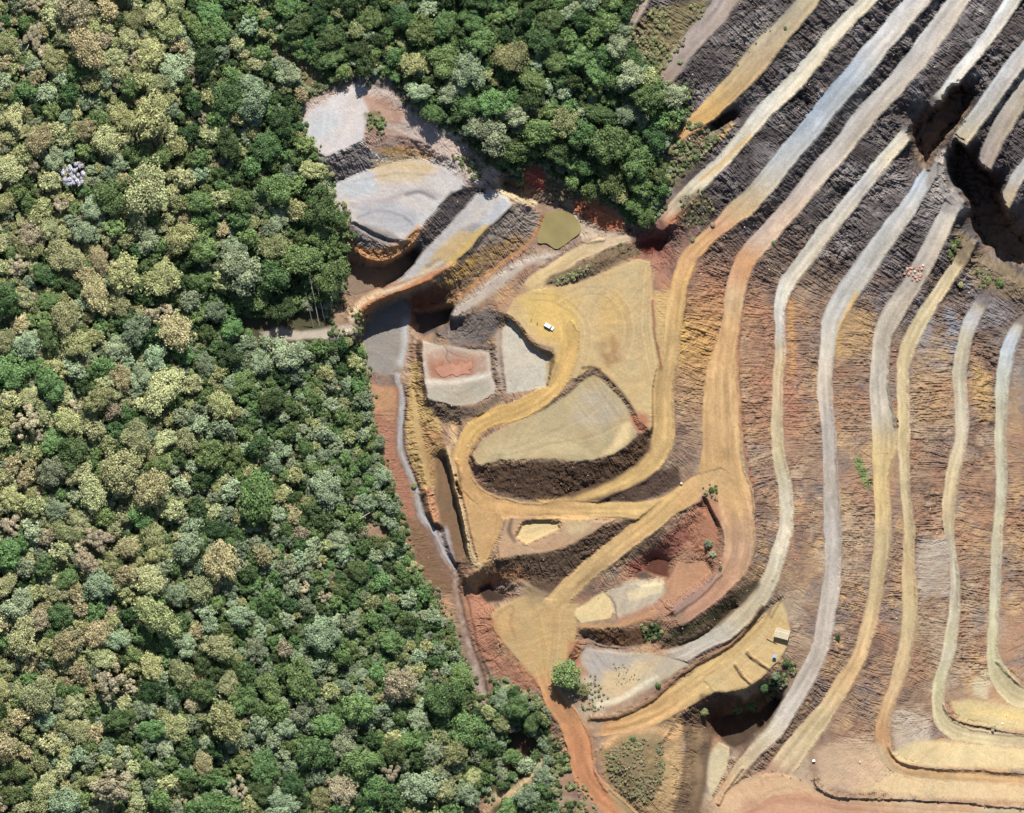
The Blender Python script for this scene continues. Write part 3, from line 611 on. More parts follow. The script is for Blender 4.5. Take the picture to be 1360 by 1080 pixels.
# bottom haul area
BT = [(955, 1062), (975, 1042), (1000, 1030), (1040, 1028), (1082, 1048), (1110, 1062), (1160, 1066), (1440, 1074), (1440, 1170), (920, 1170)]
pad(BT, (960, 1070, -18.4, 1120, 1070, -20), (216, 178, 136), 9, "haul_road")
pp([(985, 1062), (1060, 1055), (1120, 1066), (1200, 1078), (1200, 1170), (960, 1170)], (202, 152, 124), 8, 0.7)
pl([(990, 1080, 4), (1030, 1062, 4), (1080, 1064, 4), (1140, 1076, 4)], (186, 126, 102), 4, 0.6)
pp([(1300, 1070), (1440, 1074), (1440, 1170), (1300, 1170)], (206, 192, 152), 6, 0.8)
# ------------------------------------------------------------------ the red hollow and its terraces
pp([(800, 790), (840, 745), (880, 715), (905, 690), (935, 652), (952, 652), (958, 690), (955, 725), (962, 748), (930, 785), (900, 812), (860, 828), (820, 832)], (184, 138, 110), 4)
pp([(905, 692), (935, 665), (952, 660), (952, 720), (930, 742), (905, 725)], (184, 128, 98), 5, 0.9, 0.3)
pp([(830, 752), (870, 728), (905, 695), (918, 705), (900, 735), (880, 740), (850, 765)], (158, 96, 82), 4, 0.9, 0.2)
fix_line([(935, 662, 2, -4), (948, 700, 4, -4.5), (945, 740, 4, -6)])
fix_line([(905, 705, 2, -6), (918, 735, 3, -8), (900, 760, 4, -10)])
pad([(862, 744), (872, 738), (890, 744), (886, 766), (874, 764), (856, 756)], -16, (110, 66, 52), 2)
pad([(842, 764), (858, 757), (870, 766), (850, 772)], -13, (110, 90, 74), 2)
pad([(900, 745), (935, 745), (945, 758), (920, 776), (896, 796), (880, 800), (872, 785), (888, 770)], -9.5, (192, 144, 108), 3)
CP = [(766, 808), (800, 786), (806, 790), (815, 812), (810, 820), (774, 826), (764, 818)]
pp([(800, 786), (840, 770), (880, 768), (884, 785), (870, 800), (820, 820), (812, 812)], (196, 182, 158), 4)
pp([(832, 788), (860, 774), (882, 772), (878, 786), (850, 796), (834, 798)], (228, 208, 164), 3, 0.9, 0.2)
pad([(800, 788), (840, 776), (876, 776), (872, 798), (830, 814), (812, 816)], -9.5)
pad(CP, -8.6, (230, 204, 148), 2)
pl([(800, 785, 1.2), (814, 800, 1.2), (818, 820, 1.2)], (120, 104, 86), 1.2, 0.8)
pl([(772, 832, 3), (800, 834, 3), (830, 828, 3), (868, 815, 3)], (208, 156, 104), 2.5, 0.9)
fix_line([(772, 832, 3, -8.8), (800, 834, 3, -9), (830, 828, 3, -9), (868, 816, 3, -8.5)])
pp([(780, 840), (810, 838), (840, 836), (866, 828), (874, 846), (850, 856), (820, 858), (795, 852)], (116, 84, 58), 3)
pp([(850, 830), (876, 826), (880, 846), (858, 852)], (92, 92, 60), 4, 0.9, 0.4, 5)
fix_line([(776, 846, 2, -14), (800, 858, 2, -15), (830, 860, 2, -14.5), (862, 858, 2, -13)])
# mauve strip and scarp
pp([(890, 808), (925, 782), (952, 758), (958, 764), (930, 792), (896, 818)], (176, 140, 124), 3)
fix_line([(892, 810, 2, -5.2), (925, 785, 3, -4.2), (954, 760, 2, -3)])
pl([(894, 820, 1), (930, 793, 1), (958, 764, 1)], (84, 60, 50), 1.4, 0.9)  # thin shadow of the scarp painted as a dark line
# dark face over the cream road
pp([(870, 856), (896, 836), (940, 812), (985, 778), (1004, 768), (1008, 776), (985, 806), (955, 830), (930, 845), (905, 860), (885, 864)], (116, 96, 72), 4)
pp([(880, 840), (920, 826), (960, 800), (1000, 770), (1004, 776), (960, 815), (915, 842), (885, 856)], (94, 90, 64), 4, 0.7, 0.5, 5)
fix_line([(880, 864, 2, -13), (905, 858, 2, -13.5), (932, 844, 2, -13.5), (955, 828, 2, -13), (978, 808, 2, -12.5)])
# grey and cream floor south of it
GF = [(776, 862), (800, 864), (840, 868), (880, 872), (915, 882), (890, 900), (860, 918), (820, 932), (795, 940), (778, 926), (770, 900), (762, 880)]
pad(GF, (880, 870, -11.4, 805, 930, -14), (200, 184, 158), 4)
pp([(775, 862), (830, 866), (850, 880), (820, 890), (790, 905), (772, 890)], (188, 178, 170), 10, 0.9, 0.2)
pl([(790, 868, 1), (806, 884, 1), (830, 890, 1), (852, 884, 1)], (158, 148, 140), 1.5, 0.6, 0.3)
pl([(784, 874, 1), (800, 894, 1), (824, 902, 1)], (164, 152, 140), 1.5, 0.6, 0.3)
pp([(800, 895), (840, 880), (870, 880), (860, 905), (810, 930), (798, 920)], (220, 192, 146), 9, 0.9, 0.3)
pl([(792, 936, 3), (825, 926, 3.5), (855, 910, 3), (872, 900, 2)], (236, 222, 192), 2, 0.9, 0.2, 5)
pp([(755, 850), (772, 852), (772, 880), (782, 895), (762, 900), (752, 880)], (186, 128, 92), 4, 0.8, 0.2)
# shed yard and its road
SY = (212, 178, 118)
road([(790, 966, 12, -13.2, OR), (815, 964, 12, -13.2, (208, 160, 104)), (840, 957, 12, -13.2, (212, 168, 108)), (866, 947, 14, -13, (214, 170, 110)), (892, 932, 17, -12.8, (214, 172, 112)), (922, 912, 19, -12.4, SY), (960, 887, 20, -12, SY), (992, 862, 20, -11.8, SY), (1014, 840, 17, -11.6, SY), (1030, 815, 9, -11.2, SY)], "yard_road")
pad([(935, 905), (980, 870), (1008, 842), (1028, 806), (1040, 796), (1046, 812), (1052, 836), (1046, 862), (1032, 882), (1012, 902), (990, 916), (965, 920), (948, 918)], -11.8, (214, 184, 126), 3, "shed_yard")
pl([(1040, 797, 1), (1030, 812, 1), (1024, 822, 1)], (120, 92, 64), 1.5, 0.8)
pl([(994, 866, 1.4), (1008, 878, 1.6), (1021, 890, 1.4)], (136, 106, 78), 1.3, 0.9)
pl([(977, 884, 1.4), (986, 896, 1.6), (996, 908, 1.4)], (136, 106, 78), 1.3, 0.9)
pl([(1012, 806, 2.2), (992, 836, 2.2), (966, 860, 2.2), (936, 878, 2.2), (908, 894, 2.2), (888, 912, 2.2), (860, 934, 2.4), (820, 950, 2.6), (782, 955, 2.6)], (128, 92, 66), 1.6, 0.9)
# mound with scrub at the bottom
pp([(796, 1000), (820, 976), (860, 966), (900, 950), (915, 955), (906, 990), (905, 1040), (890, 1090), (840, 1100), (806, 1050)], (176, 146, 104), 4)
pp([(804, 1000), (840, 980), (880, 985), (884, 1030), (862, 1070), (830, 1060), (808, 1030)], (138, 122, 88), 6, 0.85, 0.4, 7)
pl([(806, 990, 4), (830, 972, 4), (870, 968, 4), (895, 978, 5), (905, 960, 4)], (222, 176, 122), 3, 0.9)
pp([(880, 1000), (900, 985), (905, 1030), (896, 1060), (876, 1060)], (206, 174, 122), 5, 0.6, 0.6, 7)
fix_line([(800, 985, 3, -13.6), (825, 974, 4, -13), (865, 962, 4, -12.8), (900, 945, 3, -12.6)])
fix_line([(830, 1010, 8, -10.5), (850, 1030, 8, -11), (850, 1065, 5, -13)])
fix_line([(885, 1010, 3, -14), (890, 1060, 3, -16)])
pp([(905, 955), (930, 925), (960, 930), (955, 960), (945, 1000), (940, 1040), (930, 1090), (890, 1090), (905, 1040), (910, 990)], (120, 97, 76), 4)
fix_line([(940, 985, 2, -18), (926, 1008, 3, -20), (934, 1032, 2, -19), (918, 1058, 3, -20), (922, 1080, 3, -20)])
pp([(918, 960), (936, 965), (930, 1000), (938, 1030), (922, 1070), (908, 1040), (914, 1000)], (150, 124, 92), 6, 0.7, 0.6, 8)
pad([(945, 1000), (955, 985), (972, 990), (966, 1015), (956, 1040), (946, 1060), (940, 1040)], -19.6, (212, 194, 154), 3)
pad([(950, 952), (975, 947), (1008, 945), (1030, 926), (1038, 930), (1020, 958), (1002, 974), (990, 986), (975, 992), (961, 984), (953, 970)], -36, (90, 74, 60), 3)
pp([(930, 922), (960, 918), (985, 925), (990, 940), (960, 950), (955, 980), (935, 960)], (116, 88, 68), 4, 0.9, 0.2, 6)
pp([(975, 945), (1000, 925), (1035, 895), (1050, 880), (1056, 890), (1040, 915), (1010, 940), (980, 955)], (104, 96, 66), 4, 0.9, 0.3, 6)
# debris hole in the trees at the bottom left
fix_poly([(668, 985), (690, 968), (715, 975), (722, 990), (708, 1005), (690, 1020), (672, 1022)], -24)
fix_line([(715, 1030, 3, -15), (690, 1052, 4, -17), (655, 1075, 4, -20)])
# main dark gully where the benches meet the trees
pad([(848, 322), (866, 316), (884, 322), (878, 332), (856, 336)], 1, (120, 62, 50), 3)
pp([(722, 380), (730, 366), (760, 355), (785, 342), (802, 331), (820, 326), (845, 322), (852, 338), (825, 346), (795, 360), (765, 372), (740, 378)], (126, 108, 84), 2.5, 1, 0.1)
pp([(735, 372), (765, 358), (785, 350), (775, 366), (745, 376)], (100, 98, 62), 4, 0.8, 0.5, 4)
fix_line([(728, 376, 1.5, 9.0), (765, 364, 1.5, 12), (800, 345, 1.5, 11), (825, 335, 1.5, 10)])
# slope patches, dark faces with their shade painted in, green tufts
pp([(868, 385), (892, 385), (886, 440), (880, 482), (872, 450)], (214, 180, 118), 3, 0.9)
pp([(634, 624), (700, 612), (760, 618), (815, 608), (846, 582), (862, 572), (864, 596), (846, 618), (810, 640), (760, 662), (700, 660), (650, 650)], (96, 74, 58), 4, 0.95)  # dark soil, with the shade of the south face painted in
pp([(835, 552), (862, 548), (862, 574), (848, 578)], (186, 124, 92), 4, 0.7)
pp([(780, 664), (830, 648), (870, 626), (900, 618), (904, 642), (870, 660), (830, 668)], (98, 78, 68), 3, 0.95)  # shade on this bank face painted in as darker ground
pp([(1080, 1000), (1110, 985), (1150, 975), (1170, 995), (1180, 1030), (1130, 1052), (1092, 1045)], (200, 172, 142), 6, 0.9)
pp([(1134, 612), (1142, 606), (1158, 640), (1155, 652), (1145, 640)], (128, 150, 84), 3, 0.9, 0.4, 4)
pp([(900, 265), (930, 250), (950, 275), (935, 300), (905, 300)], (96, 92, 72), 8, 0.7, 0.4, 6)

def rough_poly(P, val):
    w, d = poly_sd(P)
    t = np.clip(0.5 - d / 10.0, 0, 1)
    ROUGH[w] = ROUGH[w] * (1 - t) + val * t
rough_poly([(1125, 1050), (1180, 1030), (1200, 1032), (1440, 1044), (1440, 1066), (1200, 1056)], 0.15)
rough_poly([(1188, 990), (1240, 985), (1440, 998), (1440, 1024), (1230, 1018)], 0.15)
rough_poly([(1262, 925), (1300, 905), (1440, 945), (1440, 975), (1280, 965)], 0.2)
rough_poly([(1222, 712), (1260, 710), (1262, 795), (1222, 800)], 0.35)
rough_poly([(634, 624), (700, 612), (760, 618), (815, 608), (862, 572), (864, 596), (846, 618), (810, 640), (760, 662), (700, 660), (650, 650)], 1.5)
rough_poly([(660, 742), (790, 706), (846, 694), (800, 742), (740, 790), (690, 770)], 1.3)
rough_poly([(1080, 1000), (1130, 985), (1170, 995), (1180, 1030), (1130, 1052)], 0.3)
ROUGH *= 1 + 0.45 * gm * (ROUGH > 0.5)
# faint tyre tracks
for T in ([(735, 400), (770, 382), (805, 384), (828, 404), (834, 440), (826, 476)], [(740, 408), (772, 392), (802, 394), (818, 412), (822, 440), (812, 470)], [(862, 352), (856, 400), (858, 450), (866, 500)],
          [(850, 352), (846, 400), (848, 455), (860, 510)], [(700, 400), (735, 402), (765, 425), (770, 460), (756, 500)], [(706, 390), (745, 396), (775, 425), (778, 465), (764, 500)], [(705, 800), (716, 840), (724, 890)], [(740, 800), (734, 850), (728, 900)],
          [(660, 606), (720, 590), (780, 580), (826, 560)], [(670, 596), (730, 572), (790, 540), (800, 512)], [(940, 915), (985, 880), (1020, 845), (1038, 812)], [(930, 905), (975, 872), (1010, 836)], [(985, 1070), (1040, 1046), (1100, 1064), (1200, 1072), (1440, 1082)],
          [(975, 1076), (1040, 1056), (1100, 1072), (1200, 1080), (1440, 1090)], [(645, 640), (660, 690), (645, 740)], [(960, 480), (966, 560), (985, 660), (990, 720), (978, 760)], [(950, 490), (952, 560), (955, 620), (915, 660), (850, 712), (770, 775)]):
    for o_, c_ in ((0, (150, 118, 80)), (4, (158, 126, 88)), (8, (232, 206, 158))):
        pl([(x + o_, y + o_ * 0.3, 0.5) for x, y in T], c_, 1.3, 0.30, 0.35, 20)

# ------------------------------------------------------------------ solve the heights between the fixed places
def relax(h, f, n):
    for _ in range(n):
        p = np.pad(h, 1, mode='edge')
        h = np.where(f, h, 0.25 * (p[:-2, 1:-1] + p[2:, 1:-1] + p[1:-1, :-2] + p[1:-1, 2:]))
    return h

def solve(h, f, lvl=0):
    ny, nx = h.shape
    if min(ny, nx) > 24:
        py, px = ny % 2, nx % 2
        hp = np.pad(h * f, ((0, py), (0, px))); fp = np.pad(f.astype(float), ((0, py), (0, px)))
        hs = hp.reshape(hp.shape[0] // 2, 2, hp.shape[1] // 2, 2).sum((1, 3))
        fs = fp.reshape(fp.shape[0] // 2, 2, fp.shape[1] // 2, 2).sum((1, 3))
        c = solve(np.where(fs > 0, hs / np.maximum(fs, 1), 0), fs > 0, lvl + 1)
        up = np.repeat(np.repeat(c, 2, 0), 2, 1)[:ny, :nx]
        h = np.where(f, h, up)
    else:
        h = np.where(f, h, h[f].mean() if f.any() else 0)
        return relax(h, f, 400)
    return relax(h, f, 40 if lvl == 0 else 80)

BASE = solve(H, FIX)
def blur(h, n=1):
    for _ in range(n):
        p = np.pad(h, 1, mode='edge')
        h = 0.25 * p[1:-1, 1:-1] + 0.125 * (p[:-2, 1:-1] + p[2:, 1:-1] + p[1:-1, :-2] + p[1:-1, 2:]) + 0.0625 * (p[:-2, :-2] + p[:-2, 2:] + p[2:, :-2] + p[2:, 2:])
    return h
BASE = blur(BASE, 1)
dx = STEP * S

# safety berms along the outer edges of roads, and earth ridges
def berm(rows, hgt):
    w, d, *_ = stroke_sd([(x, y, 0.4) for x, y in rows], m=6)
    BASE[w] += hgt * np.exp(-(np.maximum(d, 0) / 2.0) ** 2) * (1 + 0.5 * fbm(UU[w], VV[w], 7, 901, 2))
berm([(1084, 1036), (1088, 1046), (1100, 1054), (1122, 1059), (1180, 1061), (1260, 1062), (1360, 1071), (1440, 1074)], 1.9)
berm([(1180, 990), (1186, 1002), (1200, 1012), (1230, 1018), (1300, 1022), (1440, 1028)], 1.7)
berm([(1254, 936), (1262, 950), (1280, 960), (1310, 966), (1360, 973), (1440, 978)], 1.3)
berm([(1324, 880), (1338, 895), (1352, 906), (1366, 914)], 1.0)
berm([(1012, 806), (992, 836), (966, 860), (936, 878), (908, 894), (888, 912), (860, 934), (820, 950), (782, 955)], 1.5)
berm([(994, 866), (1008, 878), (1021, 889)], 1.0)
berm([(977, 884), (986, 896), (996, 907)], 1.0)
berm([(866, 398), (869, 440), (878, 488)], 0.6)
berm([(608, 612), (614, 660), (624, 700), (634, 745)], 0.8)
berm([(668, 690), (658, 720), (652, 745)], 0.8)
berm([(800, 990), (792, 1005), (794, 1030), (806, 1050)], 0.8)
berm([(985, 1020), (970, 1040), (955, 1068)], 1.0)
berm([(1180, 505), (1184, 540), (1190, 566)], 0.7)
berm([(984, 540), (990, 590), (1000, 640), (1003, 680)], 0.8)
berm([(720, 352), (745, 338), (775, 322), (800, 318)], 0.7)
berm([(892, 968), (880, 985)], 0.5)
for rows in ([(1047, 707), (1036, 738), (1026, 768)], [(1063, 365), (1052, 385), (1043, 410)]):
    berm(rows, 0.4)

# rills that run straight down every slope
gy, gx = np.gradient(blur(BASE, 3), dx)
sl = np.hypot(gx, gy)
def lic(noise, dxx, dyy, n):
    m = np.hypot(dxx, dyy) + 1e-6
    ux, uy = dxx / m, dyy / m
    acc = noise.copy()
    jj, ii = np.mgrid[0:NV, 0:NU].astype(np.float32)
    for sgn in (1, -1):
        x, y = ii.copy(), jj.copy()
        for _ in range(n):
            xi = np.clip(x + 0.5, 0, NU - 1).astype(np.int32); yi = np.clip(y + 0.5, 0, NV - 1).astype(np.int32)
            x = x + sgn * ux[yi, xi]; y = y + sgn * uy[yi, xi]
            xi = np.clip(x + 0.5, 0, NU - 1).astype(np.int32); yi = np.clip(y + 0.5, 0, NV - 1).astype(np.int32)
            acc += noise[yi, xi]
    acc /= (2 * n + 1)
    return (acc - acc.mean()) / acc.std()
white = rng.random((NV, NU)) - 0.5
nmid = fbm(UU, VV, 4.5, 61, 1) + 0.6 * fbm(UU, VV, 9, 71, 1)
turn = 0.35 * fbm(UU, VV, 20, 81, 2)
rgx = gx * np.cos(turn) - gy * np.sin(turn); rgy = gx * np.sin(turn) + gy * np.cos(turn)
rill = 0.75 * lic(white, rgx, rgy, 6) + 0.55 * lic(nmid, rgx, rgy, 7)
crk = 1 - np.abs(fbm(UU + 6 * fbm(UU, VV, 18, 411, 2), VV + 6 * fbm(UU, VV, 18, 413, 2), 17, 417, 3, 0.6)) * 3.2
crk = np.clip(crk, 0, 1) ** 3
amp = np.clip((sl - 0.07) / 0.38, 0, 1) * (0.2 + 0.8 * np.clip(ROUGH, 0, 1.6)) * (1 - 0.6 * FMASK)
patch = np.clip(0.8 + 0.9 * fbm(UU, VV, 40, 91, 4), 0.15, 2)
slump = np.abs(fbm(UU, VV, 26, 431, 3, 0.55)) * np.clip(fbm(UU, VV, 70, 437, 2) * 2.5 + 0.3, 0, 1)
rock = fbm(UU, VV, 8, 41, 3, 0.7)
ZZ = BASE + BERM + amp * patch * (0.70 + 0.3 * gm) * (0.50 * rill + 1.5 * rock - 2.4 * slump - 0.9 * crk * np.clip(ROUGH, 0, 1))
ZZ += TALUS * (3.5 * fbm(UU, VV, 16, 811, 3, 0.6) - 1.5 * np.abs(fbm(UU, VV, 7, 815, 2)))
ZZ += 0.10 * fbm(UU, VV, 6, 51, 3, 0.7) * (1 - TR) + 0.5 * fbm(UU, VV, 40, 57, 2) * FMASK
# wheel ruts on the roads
rut = lic(fbm(UU, VV, 3.5, 63, 1) + 0.5 * fbm(UU, VV, 7, 65, 1), TX + 1e-5, TY, 26)
ZZ += 0.035 * rut * TR

# albedo detail: streaks along roads, rill colours, general mottling
A *= (1 + (0.10 * np.clip(rut, -2, 2) + 0.16 * (rng.random((NV, NU)) - 0.5) + 0.07 * fbm(UU, VV, 4, 231, 2)) * TR)[..., None]
A *= (1 + 0.10 * fbm(UU, VV, 9, 33, 4, 0.8) + 0.06 * fbm(UU, VV, 90, 37, 3))[..., None]
tint = np.clip(0.5 + 0.35 * rill, 0, 1) * amp
A = A * (1 + tint[..., None] * (np.array([0.10, 0.06, 0.0]) + 0.25 * gm[..., None]))
swirl = lic(fbm(UU, VV, 3, 203, 1), np.cos(3 * fbm(UU, VV, 120, 211, 2)), np.sin(3 * fbm(UU, VV, 120, 211, 2)), 16)
flat = (1 - amp) * (1 - TR) * (1 - FMASK)
A *= (1 + 0.035 * swirl * flat)[..., None]
A *= (1 + 0.10 * flat * fbm(UU, VV, 24, 223, 4, 0.7) + 0.16 * amp * (rng.random((NV, NU)) - 0.5) * 2)[..., None]
A *= 1 + (flat * 0.10 * fbm(UU, VV, 34, 963, 4, 0.7))[..., None] * np.array([0.8, -0.2, -1.2])
A *= (1 - 0.22 * amp * crk)[..., None]
lum_ = A @ np.array([0.3, 0.59, 0.11])
A = A * 0.9 + 0.1 * lum_[..., None]
A = np.clip(A, 0.01, 0.8)

def hz(u, v):
    x = np.clip((np.asarray(u, float) - U0) / STEP, 0, NU - 1.001); y = np.clip((np.asarray(v, float) - V0) / STEP, 0, NV - 1.001)
    i = x.astype(int); j = y.astype(int); fx = x - i; fy = y - j
    return (ZZ[j, i] * (1 - fx) + ZZ[j, i + 1] * fx) * (1 - fy) + (ZZ[j + 1, i] * (1 - fx) + ZZ[j + 1, i + 1] * fx) * fy

def wx(u): return (u - 680.0) * S
def wy(v): return (540.0 - v) * S
def at(u, v, dz=0.0): return Vector((wx(u), wy(v), float(hz(u, v)) + dz))

# ------------------------------------------------------------------ materials
def new_mat(name):
    m = bpy.data.materials.new(name); m.use_nodes = True
    return m, m.node_tree.nodes, m.node_tree.links, m.node_tree.nodes["Principled BSDF"]

m_earth, N, L, B = new_mat("earth")
at_n = N.new("ShaderNodeAttribute"); at_n.attribute_name = "albedo"
tc = N.new("ShaderNodeNewGeometry")
no = N.new("ShaderNodeTexNoise"); no.inputs["Scale"].default_value = 1.1; no.inputs["Detail"].default_value = 5; no.inputs["Roughness"].default_value = 0.7
L.new(tc.outputs["Position"], no.inputs["Vector"])
mr = N.new("ShaderNodeMapRange"); mr.inputs[1].default_value = 0.25; mr.inputs[2].default_value = 0.75; mr.inputs[3].default_value = 0.82; mr.inputs[4].default_value = 1.18
L.new(no.outputs[0], mr.inputs[0])
mul = N.new("ShaderNodeVectorMath"); mul.operation = 'SCALE'
L.new(at_n.outputs["Color"], mul.inputs[0]); L.new(mr.outputs[0], mul.inputs["Scale"])
L.new(mul.outputs[0], B.inputs["Base Color"])
B.inputs["Roughness"].default_value = 0.95
B.inputs["Specular IOR Level"].default_value = 0.15
bp = N.new("ShaderNodeBump"); bp.inputs["Strength"].default_value = 0.5; bp.inputs["Distance"].default_value = 0.25
L.new(no.outputs[0], bp.inputs["Height"]); L.new(bp.outputs[0], B.inputs["Normal"])

def plain(name, col, rough=0.6, metal=0.0, var=0.12, scale=6.0, spec=0.4):
    m, N, L, B = new_mat(name)
    g = N.new("ShaderNodeTexCoord")
    n = N.new("ShaderNodeTexNoise"); n.inputs["Scale"].default_value = scale; n.inputs["Detail"].default_value = 4
    L.new(g.outputs["Object"], n.inputs["Vector"])
    r = N.new("ShaderNodeMapRange"); r.inputs[3].default_value = 1 - var; r.inputs[4].default_value = 1 + var
    L.new(n.outputs[0], r.inputs[0])
    s = N.new("ShaderNodeVectorMath"); s.operation = 'SCALE'; s.inputs[0].default_value = col
    L.new(r.outputs[0], s.inputs["Scale"]); L.new(s.outputs[0], B.inputs["Base Color"])
    B.inputs["Roughness"].default_value = rough; B.inputs["Metallic"].default_value = metal
    B.inputs["Specular IOR Level"].default_value = spec
    return m

def foliage(name, col, hue=0.03, val=0.35):
    m, N, L, B = new_mat(name)
    oi = N.new("ShaderNodeObjectInfo")
    lv = N.new("ShaderNodeAttribute"); lv.attribute_name = "leaf"
    hs = N.new("ShaderNodeHueSaturation"); hs.inputs["Color"].default_value = (*col, 1)
    h = N.new("ShaderNodeMapRange"); h.inputs[3].default_value = 0.5 - hue; h.inputs[4].default_value = 0.5 + hue
    L.new(oi.outputs["Random"], h.inputs[0]); L.new(h.outputs[0], hs.inputs["Hue"])
    frac = N.new("ShaderNodeMath"); frac.operation = 'MULTIPLY'; frac.inputs[1].default_value = 7.31
    fr = N.new("ShaderNodeMath"); fr.operation = 'FRACT'
    L.new(oi.outputs["Random"], frac.inputs[0]); L.new(frac.outputs[0], fr.inputs[0])
    v = N.new("ShaderNodeMapRange"); v.inputs[3].default_value = 1 - val; v.inputs[4].default_value = 1 + val
    L.new(fr.outputs[0], v.inputs[0])
    mm = N.new("ShaderNodeMath"); mm.operation = 'MULTIPLY'
    L.new(v.outputs[0], mm.inputs[0]); L.new(lv.outputs["Fac"], mm.inputs[1])
    L.new(mm.outputs[0], hs.inputs["Value"])
    L.new(hs.outputs[0], B.inputs["Base Color"])
    B.inputs["Roughness"].default_value = 0.55
    B.inputs["Specular IOR Level"].default_value = 0.25
    tr = N.new("ShaderNodeBsdfTranslucent"); L.new(hs.outputs[0], tr.inputs["Color"])
    mx = N.new("ShaderNodeMixShader"); mx.inputs[0].default_value = 0.28
    L.new(B.outputs[0], mx.inputs[1]); L.new(tr.outputs[0], mx.inputs[2])
    L.new(mx.outputs[0], N["Material Output"].inputs["Surface"])
    return m

LEAF = {
    'dark green': foliage("dark_green_leaves", (0.062, 0.105, 0.039)),
    'green': foliage("green_leaves", (0.131, 0.201, 0.074)),
    'bright green': foliage("bright_green_leaves", (0.126, 0.205, 0.072), 0.02, 0.2),
    'grey-green': foliage("grey_green_leaves", (0.248, 0.307, 0.186)),
    'olive': foliage("olive_leaves", (0.319, 0.340, 0.160), 0.02, 0.3),
    'pale olive': foliage("pale_olive_leaves", (0.392, 0.411, 0.214), 0.015, 0.22),
    'straw-coloured': foliage("straw_leaves", (0.415, 0.373, 0.208), 0.012, 0.22),
    'brownish': foliage("brown_leaves", (0.362, 0.321, 0.215), 0.012, 0.25),
    'white-flowering': foliage("white_blossom", (0.50, 0.50, 0.56), 0.005, 0.05),
}
m_bark = plain("bark", (0.16, 0.115, 0.08), 0.9, 0, 0.3, 3)
m_palebark = plain("pale_bark", (0.36, 0.31, 0.25), 0.9, 0, 0.25, 3)

# ------------------------------------------------------------------ tags
def tag(o, label=None, cat=None, group=None, kind=None):
    if label: o["label"] = label
    if cat: o["category"] = cat
    if group: o["group"] = group
    if kind: o["kind"] = kind
    return o

def link(o, parent=None):
    COL.objects.link(o)
    if parent is not None: o.parent = parent
    return o

def empty(name, loc, rz=0.0):
    o = bpy.data.objects.new(name, None)
    o.empty_display_size = 0.5
    o.location = loc; o.rotation_euler = (0, 0, rz)
    COL.objects.link(o)
    return o

# ------------------------------------------------------------------ terrain sheets (one grid cut along the outlines of roads and yards)
ring = np.array([20, 60, 140, 300, 700, 1600, 4000, 9000.0])
ue = np.concatenate([U0 - ring[::-1], us, U1 + ring]); ve = np.concatenate([V0 - ring[::-1], vs, V1 + ring])
k = len(ring)
Ze = np.pad(ZZ, k, mode='edge'); Ae = np.pad(A, ((k, k), (k, k), (0, 0)), mode='edge'); Re = np.pad(REG, k, mode='edge')
dU = np.maximum(np.maximum(U0 - ue, ue - U1), 0); dV = np.maximum(np.maximum(V0 - ve, ve - V1), 0)
far = np.clip(np.maximum(dU[None, :], dV[:, None]) / 60.0, 0, 1)
Ae = Ae * (1 - far[..., None]) + alb((138, 124, 92)) * (0.9 + 0.2 * np.random.default_rng(9).random(far.shape))[..., None] * far[..., None]
Ze = Ze * (1 - far) + np.pad(blur(BASE, 60), k, mode='edge') * far
Re = np.where(far > 0, 0, Re)
NUe, NVe = len(ue), len(ve)
Ue, Ve = np.meshgrid(ue, ve)
co = np.stack([(Ue - 680) * S, (540 - Ve) * S, Ze], -1).reshape(-1, 3).astype(np.float32)
Xe, Ye = (ue - 680) * S, (540 - ve) * S
gyy = np.gradient(Ze, Ye, axis=0); gxx = np.gradient(Ze, Xe, axis=1)
nrm = np.stack([-gxx, -gyy, np.ones_like(Ze)], -1); nrm /= np.linalg.norm(nrm, axis=-1, keepdims=True)
nrm = nrm.reshape(-1, 3).astype(np.float32)
al4 = np.concatenate([Ae.reshape(-1, 3), np.ones((NUe * NVe, 1))], 1).astype(np.float32)
ii, jj = np.meshgrid(np.arange(NUe - 1), np.arange(NVe - 1))
v00 = (jj * NUe + ii).ravel()
quads = np.stack([v00, v00 + NUe, v00 + NUe + 1, v00 + 1], 1).astype(np.int32)
qreg = Re[:-1, :-1].ravel()

def quad_mesh(name, coords, q, mat, normals=None, colours=None, leaf=None):
    me = bpy.data.meshes.new(name)
    nq = len(q)
    me.vertices.add(len(coords)); me.vertices.foreach_set("co", np.ascontiguousarray(coords, np.float32).ravel())
    me.loops.add(nq * 4); me.loops.foreach_set("vertex_index", np.ascontiguousarray(q, np.int32).ravel())
    me.polygons.add(nq); me.polygons.foreach_set("loop_start", np.arange(0, nq * 4, 4, dtype=np.int32))
    me.update(calc_edges=True)
    if colours is not None:
        at_ = me.attributes.new("albedo", 'FLOAT_COLOR', 'POINT'); at_.data.foreach_set("color", np.ascontiguousarray(colours, np.float32).ravel())
    if leaf is not None:
        at_ = me.attributes.new("leaf", 'FLOAT', 'FACE'); at_.data.foreach_set("value", np.ascontiguousarray(leaf, np.float32))
    if normals is not None:
        me.polygons.foreach_set("use_smooth", np.zeros(nq, bool))
    if mat: me.materials.append(mat)
    return me

REGNAME = {0: "terrain", 1: "forest_floor"}
for i_, n_ in enumerate(ROADS): REGNAME[11 + i_] = n_
for r_ in np.unique(qreg):
    q = quads[qreg == r_]
    used, inv = np.unique(q, return_inverse=True)
    nm = REGNAME.get(int(r_), "terrain")
    me = quad_mesh(nm, co[used], inv.reshape(-1, 4), m_earth, nrm[used], al4[used])
    o = link(bpy.data.objects.new(nm, me)); o["kind"] = "structure"

